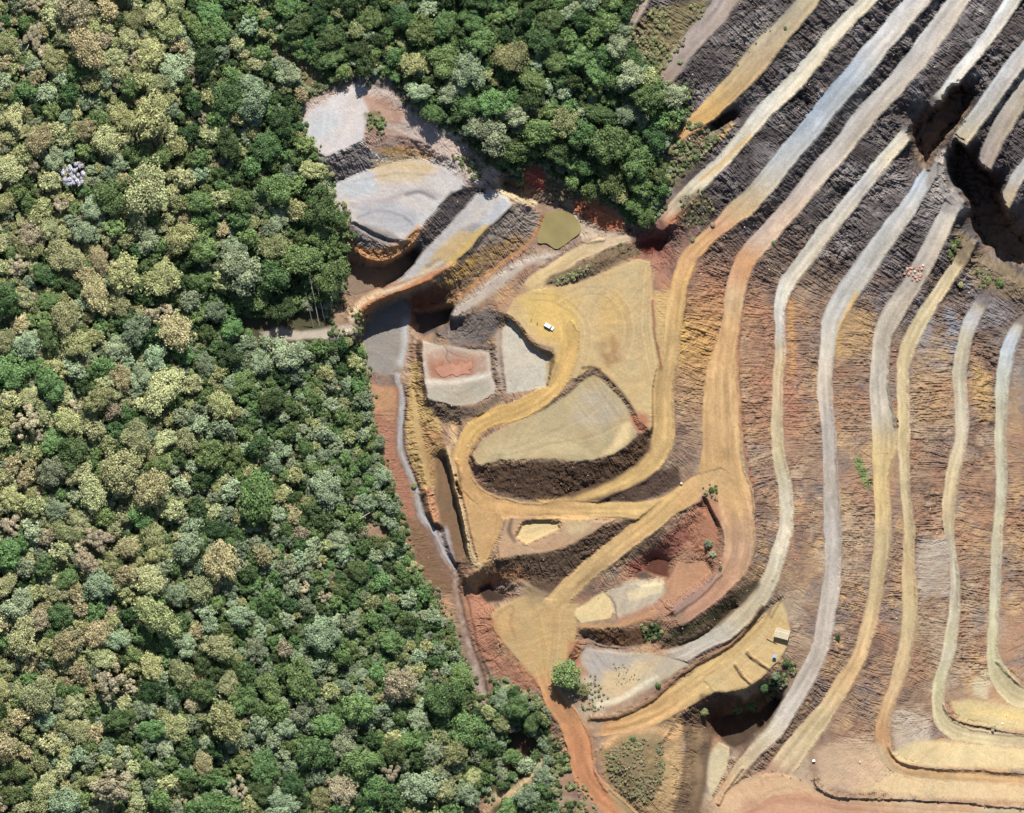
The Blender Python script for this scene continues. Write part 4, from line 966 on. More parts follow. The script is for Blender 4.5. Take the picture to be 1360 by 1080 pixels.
# ------------------------------------------------------------------ water
def water_mat(name, col, rough=0.12, var=0.12, scale=0.08):
    m = plain(name, col, rough, 0, var, scale, 0.5)
    B = m.node_tree.nodes["Principled BSDF"]; B.inputs["IOR"].default_value = 1.33
    return m
def water(name, pts, z, mat):
    p = smooth_pts([(x, y) for x, y in pts] + [pts[0]], 4)[:-1]
    r = random.Random(3)
    me = bpy.data.meshes.new(name)
    me.from_pydata([(wx(x + r.uniform(-.4, .4)), wy(y + r.uniform(-.4, .4)), z) for x, y in p], [], [list(range(len(p)))[::-1]])
    me.materials.append(mat)
    o = link(bpy.data.objects.new(name, me)); o["kind"] = "structure"
    return o
POND = [(727, 282), (750, 280), (767, 292), (771, 307), (760, 317), (740, 331), (726, 323), (714, 322), (717, 305), (722, 292)]
water("pond", POND, 5.2, water_mat("pond_water", (0.175, 0.145, 0.066), 0.1, 0.35, 0.12))
water("pond", [(578, 490), (584, 486), (592, 488), (600, 483), (606, 486), (613, 480), (619, 483), (625, 480), (627, 488), (622, 492), (625, 496), (614, 497), (606, 500), (600, 497), (590, 501), (582, 497)], 0.86, water_mat("red_water", (0.27, 0.135, 0.09), 0.5, 0.35, 0.3))
st = smooth_pts([(x, y, max((w_ - 1.8) * 0.6, 0.6), z + 0.25) for x, y, w_, z in ST[:11]], 5)
sv, sf = [], []
for i_, (x, y, w_, z) in enumerate(st):
    d_ = st[min(i_ + 1, len(st) - 1), :2] - st[max(i_ - 1, 0), :2]; d_ = d_ / np.linalg.norm(d_); n_ = np.array([-d_[1], d_[0]])
    k_ = w_ * (0.8 + 0.6 * math.sin(i_ * 1.7) * math.sin(i_ * 0.6))
    for sg in (-1, 1): sv.append((wx(x + sg * n_[0] * k_), wy(y + sg * n_[1] * k_), z))
    if i_: sf.append((2 * i_ - 2, 2 * i_, 2 * i_ + 1, 2 * i_ - 1))
me = bpy.data.meshes.new("stream"); me.from_pydata(sv, [], sf); me.materials.append(water_mat("silty_water", (0.215, 0.215, 0.22), 0.3, 0.35, 0.15))
o = link(bpy.data.objects.new("stream", me)); o["kind"] = "structure"

# ------------------------------------------------------------------ trees
def crown_mesh(name, seed, mat, kind='lobed', leaves=2200, leaf=0.085):
    r = np.random.default_rng(seed)
    if kind == 'lobed':      nl, lr = r.integers(22, 34), (0.15, 0.33)
    elif kind == 'feathery': nl, lr = r.integers(26, 38), (0.18, 0.30)
    elif kind == 'dome':     nl, lr = 40, (0.18, 0.30)
    elif kind == 'blossom':  nl, lr = 40, (0.09, 0.17)
    elif kind == 'sparse':   nl, lr = r.integers(14, 20), (0.16, 0.26)
    else:                    nl, lr = r.integers(10, 17), (0.22, 0.42)
    # lobe centres over a dome that is not round
    ph = r.uniform(0, 2 * np.pi, nl); rad = np.sqrt(r.random(nl)) * 0.80
    k1, k2, p1, p2 = (0.03 if kind == 'dome' else r.uniform(0.05, 0.28)), (0.03 if kind == 'dome' else r.uniform(0.0, 0.16)), r.uniform(0, 6.28), r.uniform(0, 6.28)
    out = 1 + k1 * np.cos(2 * ph + p1) + k2 * np.cos(3 * ph + p2)
    cx, cy = rad * np.cos(ph) * out, rad * np.sin(ph) * out
    top = {'lobed': 0.85, 'feathery': 1.05, 'sparse': 0.8}.get(kind, 0.75)
    cz = 1.05 + top * np.sqrt(np.clip(1 - (rad / 1.02) ** 2, 0.05, 1)) * 0.75 + r.uniform(-0.16, 0.12, nl)
    rr = r.uniform(lr[0], lr[1], nl)
    wgt = rr ** 2 / (rr ** 2).sum()
    li = r.choice(nl, leaves, p=wgt)
    fill = r.random(leaves) < (0.0 if kind in ('sparse', 'blossom') else 0.26)
    d = r.normal(size=(leaves, 3)); d /= np.linalg.norm(d, axis=1, keepdims=True)
    d[:, 2] = np.where(d[:, 2] < -0.35, -d[:, 2], d[:, 2])
    shell = r.uniform(0.55, 1.12, leaves) if kind != 'feathery' else r.uniform(0.55, 1.22, leaves)
    c = np.stack([cx[li], cy[li], cz[li]], 1) + d * (rr[li] * shell)[:, None] * np.array([1, 1, 0.85])
    fa = r.uniform(0, 6.2832, leaves); fr_ = np.sqrt(r.random(leaves)) * 0.98
    fo = (1 + k1 * np.cos(2 * fa + p1) + k2 * np.cos(3 * fa + p2)) * (1 + 0.12 * np.cos(7 * fa + p2) + 0.08 * np.cos(11 * fa + p1))
    fz = 1.0 + top * 0.78 * np.sqrt(np.clip(1 - fr_ ** 2, 0.02, 1)) + r.normal(size=leaves) * 0.10
    fc = np.stack([fr_ * np.cos(fa) * fo, fr_ * np.sin(fa) * fo, fz], 1)
    c = np.where(fill[:, None], fc, c)
    d = np.where(fill[:, None], np.stack([fr_ * np.cos(fa) * 0.7, fr_ * np.sin(fa) * 0.7, np.full(leaves, 0.75)], 1), d)
    nrm_ = d + r.normal(size=(leaves, 3)) * (0.45 if kind != 'feathery' else 0.75)
    nrm_ /= np.linalg.norm(nrm_, axis=1, keepdims=True)
    t = np.cross(nrm_, r.normal(size=(leaves, 3))); t /= np.linalg.norm(t, axis=1, keepdims=True)
    b = np.cross(nrm_, t)
    s1 = leaf * r.uniform(0.6, 1.3, leaves)[:, None]; s2 = s1 * r.uniform(0.5, 0.9, leaves)[:, None]
    v = np.stack([c - t * s1, c - b * s2, c + t * s1, c + b * s2], 1).reshape(-1, 3)
    q = np.arange(leaves * 4).reshape(-1, 4)
    lobe_v = r.uniform(0.78, 1.22, nl)
    lv = lobe_v[li] * r.uniform(0.7, 1.3, leaves)
    return quad_mesh(name, v, q, mat, leaf=lv)

def trunk_mesh(name, seed, mat, h=1.55):
    r = random.Random(seed)
    bm = bmesh.new()
    def limb(p0, p1, r0, r1, n=6):
        p0, p1 = Vector(p0), Vector(p1)
        z = (p1 - p0).normalized(); x = z.orthogonal().normalized(); y = z.cross(x)
        ra = [bm.verts.new(p0 + (x * math.cos(6.283 * k / n) + y * math.sin(6.283 * k / n)) * r0) for k in range(n)]
        rb = [bm.verts.new(p1 + (x * math.cos(6.283 * k / n) + y * math.sin(6.283 * k / n)) * r1) for k in range(n)]
        for k in range(n): bm.faces.new((ra[k], ra[(k + 1) % n], rb[(k + 1) % n], rb[k]))
    lean = Vector((r.uniform(-.12, .12), r.uniform(-.12, .12), 0))
    mid = lean + Vector((0, 0, h * 0.55))
    limb((0, 0, -0.15), mid, 0.075, 0.055)
    for k in range(5):
        a_ = k * 1.257 + r.uniform(-.4, .4); d_ = r.uniform(0.35, 0.7)
        e_ = mid + Vector((math.cos(a_) * d_, math.sin(a_) * d_, h * r.uniform(0.35, 0.55)))
        limb(mid, e_, 0.04, 0.012, 5)
    limb(mid, mid + Vector((0.03, 0.02, h * 0.6)), 0.05, 0.012)
    me = bpy.data.meshes.new(name); bm.to_mesh(me); bm.free(); me.materials.append(mat)
    return me

TRUNKS = [trunk_mesh("trunk", s_, m_bark if s_ % 2 else m_palebark) for s_ in range(4)]
STYLE = {'dark green': ('lobed', 'bushy'), 'green': ('lobed', 'bushy'), 'bright green': ('lobed', 'bushy'), 'grey-green': ('lobed', 'bushy'),
         'olive': ('feathery', 'lobed'), 'pale olive': ('feathery', 'lobed'), 'straw-coloured': ('feathery', 'feathery'), 'brownish': ('sparse', 'feathery'), 'white-flowering': ('blossom', 'blossom')}
BIG, SMALL = {}, {}
sd_ = 1000
for cn, m in LEAF.items():
    BIG[cn] = []; SMALL[cn] = []
    for v_ in range(6):
        kd = STYLE[cn][0 if v_ < 4 else 1]; sd_ += 1
        BIG[cn].append(crown_mesh("crown", sd_, m, kd, 4400 if kd == 'feathery' else 4000, 0.048 if kd == 'feathery' else 0.058))
    if cn == 'white-flowering': continue
    for v_ in range(3):
        sd_ += 1
        SMALL[cn].append(crown_mesh("canopy", sd_, m, STYLE[cn][v_ % 2], 1400, 0.092))

rt = random.Random(42)
def inforest(u, v):
    x = int((u - U0) / STEP); y = int((v - V0) / STEP)
    return 0 <= x < NU and 0 <= y < NV and FMASK[y, x] > 0.55
# open places inside the forest outline
def inpoly(u, v, P):
    c = False; n = len(P)
    for k_ in range(n):
        ax, ay = P[k_]; bx, by = P[(k_ + 1) % n]
        if (ay > v) != (by > v) and u < (bx - ax) * (v - ay) / (by - ay) + ax: c = not c
    return c
OPEN = [[(310, 428), (345, 416), (385, 410), (430, 408), (460, 398), (486, 410), (482, 448), (440, 458), (390, 458), (345, 452)],
        [(640, 1080), (650, 1052), (680, 1042), (705, 1020), (722, 988), (720, 1015), (700, 1042), (655, 1075)],
        [(672, 985), (690, 970), (714, 976), (718, 992), (700, 1012), (684, 1030), (668, 1024)],
        [(478, 682), (505, 690), (520, 712), (505, 720), (488, 705)],
        [(350, 60), (372, 58), (436, 100), (438, 116), (412, 122), (380, 96)],
        [(310, 425), (345, 420), (345, 436), (315, 436)]]
def pickcls(u, v):
    w_ = 250 + 45 * math.sin(v / 90.0) - (30 if v > 760 else 0) - (40 if 420 < v < 620 else 0)
    f_ = 1 / (1 + math.exp((u - w_) / 38.0))
    if rt.random() < f_:
        t_ = [('pale olive', .20), ('olive', .28), ('straw-coloured', .10), ('brownish', .05), ('grey-green', .16), ('green', .17), ('dark green', .08)]
    elif u > 540 and v < 320:
        t_ = [('dark green', .38), ('green', .38), ('bright green', .06), ('grey-green', .14), ('olive', .04)]
    elif v > 440:
        t_ = [('green', .34), ('grey-green', .34), ('dark green', .16), ('olive', .09), ('bright green', .04), ('brownish', .03)]
    else:
        t_ = [('green', .38), ('dark green', .28), ('grey-green', .20), ('bright green', .06), ('olive', .08)]
    x = rt.random() * sum(b for _, b in t_)
    for n_, b in t_:
        x -= b
        if x <= 0: return n_
    return 'green'
# notable crowns read off the photograph: (x, y, radius in pixels, kind of foliage)
NOTED = [(98, 232, 18, 'white-flowering'), (160, 625, 27, 'pale olive'), (216, 517, 26, 'pale olive'), (196, 250, 30, 'pale olive'), (340, 660, 27, 'bright green'), (234, 440, 24, 'straw-coloured'),
         (428, 843, 24, 'grey-green'), (52, 185, 19, 'straw-coloured'), (115, 62, 25, 'straw-coloured'), (98, 12, 24, 'brownish'), (42, 52, 18, 'brownish'), (292, 538, 18, 'olive'), (650, 176, 25, 'grey-green'),
         (682, 196, 21, 'green'), (322, 360, 26, 'grey-green'), (360, 368, 22, 'green'), (310, 330, 18, 'grey-green'), (400, 345, 24, 'green'), (440, 365, 22, 'green'), (268, 330, 20, 'green'), (365, 252, 20, 'green'),
         (425, 275, 22, 'dark green'), (262, 268, 17, 'green'), (200, 155, 27, 'olive'), (140, 185, 18, 'pale olive'), (170, 50, 15, 'pale olive'), (115, 170, 13, 'straw-coloured'), (20, 155, 15, 'pale olive'),
         (200, 650, 24, 'straw-coloured'), (180, 580, 20, 'pale olive'), (248, 585, 15, 'pale olive'), (218, 585, 15, 'pale olive'), (70, 625, 20, 'grey-green'), (40, 310, 16, 'brownish'), (85, 340, 22, 'pale olive'),
         (165, 365, 22, 'olive'), (215, 370, 24, 'olive'), (240, 315, 20, 'olive'), (125, 385, 22, 'straw-coloured'), (88, 420, 20, 'pale olive'), (160, 405, 14, 'pale olive'), (100, 455, 20, 'olive'), (180, 440, 20, 'grey-green'),
         (130, 530, 18, 'olive'), (160, 500, 16, 'straw-coloured'), (90, 560, 18, 'olive'), (35, 560, 22, 'brownish'), (295, 745, 24, 'straw-coloured'), (195, 770, 22, 'pale olive'), (290, 860, 19, 'pale olive'), (302, 908, 16, 'pale olive'),
         (300, 960, 24, 'olive'), (230, 965, 20, 'olive'), (105, 970, 16, 'pale olive'), (270, 1015, 14, 'straw-coloured'), (210, 820, 26, 'olive'), (30, 845, 22, 'pale olive'), (130, 840, 18, 'straw-coloured'), (155, 850, 15, 'grey-green'),
         (60, 1045, 16, 'pale olive'), (85, 1068, 22, 'grey-green'), (150, 1045, 26, 'brownish'), (145, 905, 24, 'brownish'), (605, 1000, 17, 'olive'), (545, 985, 16, 'bright green'), (525, 1000, 16, 'green'), (448, 945, 10, 'bright green'),
         (400, 905, 24, 'green'), (415, 1000, 22, 'green'), (350, 1020, 20, 'green'), (590, 1050, 15, 'pale olive'), (628, 1032, 12, 'olive'), (575, 1000, 15, 'grey-green'), (480, 895, 10, 'grey-green'), (555, 955, 15, 'grey-green'),
         (455, 1050, 20, 'brownish'), (375, 1070, 20, 'grey-green'), (500, 1045, 18, 'green'), (505, 588, 8, 'grey-green'), (508, 632, 12, 'grey-green'), (448, 716, 13, 'grey-green'), (430, 605, 10, 'grey-green'),
         (705, 105, 18, 'green'), (640, 55, 18, 'green'), (590, 80, 20, 'green'), (680, 75, 22, 'olive'), (705, 130, 16, 'dark green'), (715, 175, 20, 'bright green'), (750, 160, 20, 'olive'), (770, 175, 20, 'green'), (812, 190, 26, 'green'),
         (848, 215, 22, 'green'), (858, 288, 12, 'bright green'), (795, 150, 16, 'green'), (770, 75, 16, 'green'), (838, 100, 17, 'grey-green'), (862, 130, 20, 'green'), (895, 128, 16, 'grey-green'), (820, 60, 14, 'grey-green'),
         (780, 215, 16, 'green'), (738, 200, 18, 'dark green'), (850, 245, 16, 'green'), (620, 140, 18, 'green'), (575, 150, 14, 'green'), (600, 120, 16, 'grey-green'), (560, 40, 20, 'green'), (665, 930, 13, 'grey-green'), (684, 940, 15, 'green'),
         (708, 958, 12, 'green'), (665, 960, 12, 'olive'), (680, 1005, 12, 'green'), (722, 985, 9, 'grey-green'), (700, 1060, 16, 'grey-green'), (720, 1030, 14, 'grey-green'), (675, 1075, 14, 'green')]
BUCKET = {}
TREES = []
def clash(u, v, r_, kk):
    gx_, gy_ = int(u // 40), int(v // 40)
    for a_ in range(gx_ - 2, gx_ + 3):
        for b_ in range(gy_ - 2, gy_ + 3):
            for (x, y, q) in BUCKET.get((a_, b_), ()):
                if (x - u) ** 2 + (y - v) ** 2 < (kk * (r_ + q)) ** 2: return True
    return False
def put(u, v, r_, c_):
    BUCKET.setdefault((int(u // 40), int(v // 40)), []).append((u, v, r_)); TREES.append((u, v, r_, c_))
for t_ in NOTED: put(*t_)
for rad_lo, rad_hi, tries, kk in ((17, 23, 260, 0.82), (12, 17, 1500, 0.76), (8, 12, 7000, 0.70), (5, 8, 26000, 0.62), (3.0, 5, 34000, 0.60)):
    for _ in range(tries):
        u, v = rt.uniform(-60, 920), rt.uniform(-60, 1140)
        if not inforest(u, v): continue
        r_ = rt.uniform(rad_lo, rad_hi)
        small_zone = (u > 300 and 455 < v < 900 and u < 600)
        if small_zone and r_ > 11 and rt.random() < 0.85: continue
        e_ = r_ * 0.6
        if not (inforest(u + e_, v) and inforest(u - e_, v) and inforest(u, v + e_) and inforest(u, v - e_)): continue
        if any(inpoly(u, v, P) for P in OPEN): continue
        if clash(u, v, r_, kk): continue
        put(u, v, r_, pickcls(u, v))
infr = [t_ for t_ in TREES if -t_[2] * .5 < t_[0] < 1360 and -t_[2] * .5 < t_[1] < 1080 + t_[2] * .5]
noted = set(NOTED)
infr.sort(key=lambda t_: (t_ not in noted, -t_[2]))
SINGLE = infr[:285]
single_set = set(SINGLE)
REST = [t_ for t_ in TREES if t_ not in single_set]

def zone(u, v):
    if u > 540 and v < 330:
        hx = "left part" if u < 640 else ("middle" if u < 760 else "right part")
        if v < 70: return f"north wood's {hx}, top edge"
        if v < 150: return f"north wood's {hx}, upper half"
        return f"north wood's {hx}, above the pond"
    if u > 640 and v > 890: return "beside the red dirt road" if v < 1000 else "beside sandy hollow, bottom edge"
    rows_ = ["forest's top edge", "upper forest", "level with grey terraces", "level with sandy strip", "level with tailings pond", "level with looping road", "level with yellow apron", "lower forest", "forest's bottom edge"]
    r_ = rows_[min(8, int(v // 120))]
    c_ = "far left" if u < 70 else "left of centre" if u < 180 else "forest's centre" if u < 290 else "right of centre" if u < 400 else "near the mine"
    return r_ + ", " + c_
labels = {}
for i_, (u, v, r_, c_) in enumerate(SINGLE):
    size = "very large" if r_ > 23 else "large" if r_ > 17 else "medium" if r_ > 13 else "smaller"
    shp = "soft round" if STYLE[c_][0] == 'feathery' else "sparse twiggy" if STYLE[c_][0] == 'sparse' else "lumpy"
    lb = f"{size} {c_} {shp} tree, {zone(u, v)}"
    labels.setdefault(lb, []).append(i_)
lab = {}
for lb, ids in labels.items():
    if len(ids) == 1: lab[ids[0]] = lb; continue
    ids = list(ids)
    for word, key in (("topmost", lambda q: SINGLE[q][1]), ("lowest", lambda q: -SINGLE[q][1]), ("leftmost", lambda q: SINGLE[q][0]), ("rightmost", lambda q: -SINGLE[q][0]), ("upper", lambda q: SINGLE[q][1]), ("lower", lambda q: -SINGLE[q][1])):
        if not ids: break
        b_ = min(ids, key=key); ids.remove(b_); lab[b_] = word + " " + lb
    for q in ids: lab[q] = "central " + lb
for i_, (u, v, r_, c_) in enumerate(SINGLE):
    rm = r_ * S * 1.05
    root = empty("tree", at(u, v, -0.2), rt.uniform(0, 6.283))
    sc_ = rm * (1.15 if r_ < 13 else 1.0)
    asp = rt.uniform(0.84, 1.18)
    root.scale = (rm * asp, rm / asp, rm * rt.uniform(0.7, 1.05))
    tag(root, lab[i_], "tree", "forest trees")
    link(bpy.data.objects.new("crown", rt.choice(BIG[c_])), root)
    link(bpy.data.objects.new("trunk", TRUNKS[i_ % 4]), root)

# the rest of the canopy: one object that scatters small crowns
def scatter(name, pts, protos, label=None):
    """pts (x, y, z, radius, proto index)"""
    coll = bpy.data.collections.new(name + "_source")
    for i_, me in enumerate(protos):
        coll.objects.link(bpy.data.objects.new(f"source_{i_:03d}", me))
    P = np.array(pts, float)
    me = bpy.data.meshes.new(name)
    me.vertices.add(len(P)); me.vertices.foreach_set("co", P[:, :3].astype(np.float32).ravel())
    at_ = me.attributes.new("scl", 'FLOAT', 'POINT'); at_.data.foreach_set("value", P[:, 3].astype(np.float32))
    at_ = me.attributes.new("idx", 'INT', 'POINT'); at_.data.foreach_set("value", P[:, 4].astype(np.int32))
    at_ = me.attributes.new("rot", 'FLOAT_VECTOR', 'POINT')
    rv = np.zeros((len(P), 3), np.float32); rv[:, 2] = np.random.default_rng(5).uniform(0, 6.28, len(P)); at_.data.foreach_set("vector", rv.ravel())
    o = link(bpy.data.objects.new(name, me)); o["kind"] = "stuff"
    if label: o["label"] = label
    g = bpy.data.node_groups.new(name, 'GeometryNodeTree')
    g.interface.new_socket("Geometry", in_out='INPUT', socket_type='NodeSocketGeometry')
    g.interface.new_socket("Geometry", in_out='OUTPUT', socket_type='NodeSocketGeometry')
    n = g.nodes; gi = n.new("NodeGroupInput"); go = n.new("NodeGroupOutput")
    iop = n.new("GeometryNodeInstanceOnPoints"); ci = n.new("GeometryNodeCollectionInfo")
    ci.inputs["Collection"].default_value = coll; ci.inputs["Separate Children"].default_value = True; ci.inputs["Reset Children"].default_value = True
    def na(nm, ty):
        q = n.new("GeometryNodeInputNamedAttribute"); q.data_type = ty; q.inputs["Name"].default_value = nm; return q
    s_, i__, r__ = na("scl", 'FLOAT'), na("idx", 'INT'), na("rot", 'FLOAT_VECTOR')
    iop.inputs["Pick Instance"].default_value = True
    g.links.new(gi.outputs[0], iop.inputs["Points"]); g.links.new(ci.outputs[0], iop.inputs["Instance"])
    g.links.new(i__.outputs["Attribute"], iop.inputs["Instance Index"]); g.links.new(r__.outputs["Attribute"], iop.inputs["Rotation"]); g.links.new(s_.outputs["Attribute"], iop.inputs["Scale"])
    g.links.new(iop.outputs[0], go.inputs[0])
    md = o.modifiers.new("scatter", 'NODES'); md.node_group = g
    return o
protos, off = [], {}
for cn in SMALL:
    off[cn] = len(protos); protos += SMALL[cn]
def rest_pts(lst):
    out = []
    for (u, v, r_, c_) in lst:
        c_ = 'grey-green' if c_ == 'white-flowering' else c_
        out.append((wx(u), wy(v), float(hz(u, v)) - 0.2, r_ * S * 1.12, off[c_] + rt.randrange(3) if SMALL[c_] else 0))
    return out
scatter("forest_canopy", rest_pts(REST), protos, "dense mass of smaller trees filling the forest between the big crowns")

# undergrowth on the forest floor and scrub on slopes
und = []
for _ in range(5200):
    u, v = rt.uniform(-60, 920), rt.uniform(-60, 1140)
    if inforest(u, v) and not any(inpoly(u, v, P) for P in OPEN):
        und.append((wx(u), wy(v), float(hz(u, v)) - 0.5, rt.uniform(1.0, 2.4), off[rt.choice(['green', 'dark green', 'olive', 'grey-green'] if u > 250 else ['olive', 'grey-green', 'pale olive', 'green'])] + rt.randrange(3)))
scatter("undergrowth", und, protos, "low undergrowth between the trunks of the forest")
SCRUB = [([(345, 5), (372, 40), (400, 72), (438, 100), (442, 116), (412, 128), (380, 102), (330, 40)], 150, ('olive', 'brownish'), 1.0),
         ([(835, 40), (870, 10), (940, 0), (930, 25), (900, 70), (870, 105), (850, 90)], 260, ('olive', 'brownish', 'olive'), 0.9),
         ([(880, 190), (905, 160), (935, 165), (955, 185), (925, 215), (900, 240), (884, 262), (872, 292), (866, 300), (876, 240)], 260, ('olive', 'brownish', 'grey-green', 'green'), 1.1),
         ([(804, 1000), (840, 980), (880, 985), (884, 1030), (862, 1070), (830, 1060), (808, 1030)], 420, ('brownish', 'brownish', 'straw-coloured', 'olive'), 0.65),
         ([(440, 560), (462, 600), (475, 650), (500, 690), (520, 725), (500, 728), (478, 700), (452, 650)], 160, ('olive', 'brownish', 'green'), 0.9),
         ([(760, 905), (790, 895), (810, 925), (800, 945), (775, 945), (760, 930)], 60, ('olive', 'grey-green', 'brownish'), 0.7),
         ([(975, 945), (1000, 925), (1035, 895), (1052, 880), (1058, 890), (1040, 915), (1010, 940), (985, 952)], 110, ('green', 'olive', 'dark green', 'brownish'), 1.1),
         ([(730, 372), (765, 358), (788, 348), (778, 366), (745, 378)], 60, ('olive', 'brownish'), 0.8),
         ([(850, 830), (876, 826), (880, 846), (858, 854)], 50, ('olive', 'green', 'dark green'), 0.9),
         ([(900, 265), (930, 250), (950, 275), (935, 300), (905, 300)], 60, ('olive', 'brownish', 'dark green'), 0.7),
         ([(484, 150), (505, 146), (516, 165), (508, 178), (488, 176)], 30, ('green', 'olive'), 0.8),
         ([(600, 205), (630, 210), (645, 235), (630, 238), (610, 225)], 60, ('olive', 'green'), 0.8),
         ([(722, 240), (745, 232), (765, 245), (766, 262), (745, 268), (728, 258)], 60, ('brownish', 'olive'), 0.8),
         ([(466, 405), (490, 415), (482, 440), (478, 452), (470, 440)], 40, ('green', 'olive'), 0.8),
         ([(735, 990), (752, 985), (760, 1040), (775, 1080), (745, 1080)], 130, ('green', 'olive', 'dark green'), 1.1),
         ([(640, 955), (662, 920), (666, 985), (650, 1000)], 50, ('green', 'olive'), 1.2),
         ([(770, 1030), (800, 1080), (775, 1080), (758, 1040)], 40, ('brownish', 'olive'), 0.7),
         ([(1288, 352), (1330, 368), (1334, 385), (1300, 380)], 40, ('olive', 'green', 'bright green'), 0.7),
         ([(1262, 315), (1276, 318), (1264, 345), (1256, 345)], 26, ('bright green', 'olive'), 0.7),
         ([(1134, 612), (1142, 606), (1158, 640), (1155, 652), (1145, 640)], 60, ('bright green', 'olive', 'grey-green'), 0.3),
         ([(930, 640), (955, 646), (955, 668), (940, 662)], 16, ('green', 'olive'), 0.7),
         ([(812, 880), (850, 885), (850, 905), (820, 915)], 40, ('olive', 'grey-green'), 0.3),
         ([(975, 60), (1020, 20), (1050, 10), (1010, 60), (960, 110), (940, 130)], 40, ('brownish', 'olive'), 0.5)]
FINE = fbm(UU, VV, 16, 777, 3)
sp = []
for P, n_, cls, rad_ in SCRUB:
    xs_ = [p[0] for p in P]; ys_ = [p[1] for p in P]; got = 0; tr = 0
    while got < n_ and tr < n_ * 20:
        tr += 1
        u, v = rt.uniform(min(xs_), max(xs_)), rt.uniform(min(ys_), max(ys_))
        if not inpoly(u, v, P): continue
        if n_ > 90 and FINE[int((v - V0) / STEP), int((u - U0) / STEP)] < rt.uniform(-0.25, 0.15): continue
        got += 1
        rr_ = rad_ * rt.uniform(0.5, 1.25)
        sp.append((wx(u), wy(v), float(hz(u, v)) - rr_ * 0.75, rr_, off[rt.choice(cls)] + rt.randrange(3)))
for P in FOREST:
    for (ax, ay), (bx, by) in zip(P, P[1:]):
        if min(ax, bx) < -20 or max(ay, by) > 1120: continue
        L_ = math.hypot(bx - ax, by - ay)
        for _ in range(int(L_ * 0.75)):
            t_ = rt.random(); o1, o2 = rt.gauss(0, 4.0), rt.gauss(0, 4.0)
            u, v = ax + (bx - ax) * t_ + o1, ay + (by - ay) * t_ + o2
            rr_ = rt.uniform(0.45, 1.5)
            sp.append((wx(u), wy(v), float(hz(u, v)) - rr_ * 0.7, rr_, off[rt.choice(['olive', 'green', 'brownish', 'grey-green', 'green'])] + rt.randrange(3)))
scatter("scrub", sp, protos, "dry low scrub on banks and mounds of the mine")

# shrubs and trees standing alone
ALONE = [(752, 896, 20, 'grey-green', 'tree', "round green tree standing alone beside the yellow apron road"),
         (772, 915, 11, 'olive', 'shrub', "low olive shrub right of the lone round tree"),
         (941, 722, 6, 'grey-green', 'shrub', "pale shrub in the red hollow, larger of the pair"),
         (947, 736, 4.5, 'grey-green', 'shrub', "pale shrub in the red hollow, lower of the pair"),
         (957, 754, 3, 'bright green', 'shrub', "tiny bright green shrub at the scarp end of red hollow"),
         (945, 651, 4, 'dark green', 'shrub', "dark shrub at the upper tip of the red hollow"),
         (996, 937, 7, 'bright green', 'shrub', "bright green shrub on the bank below the shed yard"),
         (980, 941, 7, 'green', 'shrub', "green shrub overhanging the black hole below the shed yard"),
         (1014, 912, 7, 'green', 'shrub', "green shrub halfway up the bank below the shed yard"),
         (1030, 898, 6, 'grey-green', 'shrub', "grey-green shrub on the bank nearest the blue cabin"),
         (1044, 880, 5, 'green', 'shrub', "green shrub at the yard's corner near the blue cabin"),
         (935, 945, 6, 'olive', 'shrub', "olive shrub left of the black hole under the yard"),
         (1113, 847, 4, 'dark green', 'shrub', "small dark shrub alone between two grey bench roads"),
         (1027, 322, 2.6, 'green', 'shrub', "tiny green shrub on the orange bend of bench road"),
         (1320, 968, 5, 'brownish', 'shrub', "brown leafless shrub on the berm in the lower right"),
         (1043, 37, 2.6, 'green', 'shrub', "tiny green shrub on the cream bench near top edge"),
         (904, 82, 3.4, 'grey-green', 'shrub', "small grey-green shrub on the mauve top bench"),
         (1272, 321, 4.5, 'bright green', 'shrub', "bright green shrub on the brink beside the narrow cream bench"),
         (1276, 378, 4, 'olive', 'shrub', "olive shrub below the brink, left of the green strip"),
         (1329, 376, 5, 'bright green', 'shrub', "bright green shrub at the right end of brink's green strip"),
         (1262, 338, 3.5, 'green', 'shrub', "small green shrub between two benches near the rock pile"),
         (505, 166, 5, 'green', 'shrub', "green shrub on the red ledge of the grey terraces"),
         (824, 325, 3, 'bright green', 'shrub', "small bright green shrub at the tip of dark bank"),
         (840, 982, 4, 'bright green', 'shrub', "small bright green shrub on top of scrub mound"),
         (875, 997, 3, 'grey-green', 'shrub', "small grey-green shrub at the right side of scrub mound"),
         (874, 910, 4, 'bright green', 'shrub', "bright green tuft beside the brown berm of yard road"),
         (550, 645, 4, 'olive', 'shrub', "olive shrub on the red bank left of stream"),
         (548, 750, 6, 'pale olive', 'shrub', "pale yellowish shrub at the forest edge by brown mud"),
         (690, 240, 6, 'green', 'shrub', "green shrub below the red bank left of the pond"),
         (920, 318, 3, 'olive', 'shrub', "small olive shrub on the red slope under bench roads")]
for i_, (u, v, r_, c_, kd, lb) in enumerate(ALONE):
    rm = r_ * S
    big = kd == 'tree'
    root = empty(kd, at(u, v, -0.1 if big else -rm * 0.55), rt.uniform(0, 6.28))
    root.scale = (rm, rm, rm * (0.8 if big else 0.8))
    tag(root, lb, kd)
    link(bpy.data.objects.new("crown" if big else "foliage", crown_mesh('crown', 77, LEAF['green'], 'dome', 3000, 0.075) if big else BIG[c_][i_ % 6] if r_ > 5 else SMALL[c_][i_ % 3]), root)
    link(bpy.data.objects.new("trunk" if big else "stem", TRUNKS[i_ % 4]), root)

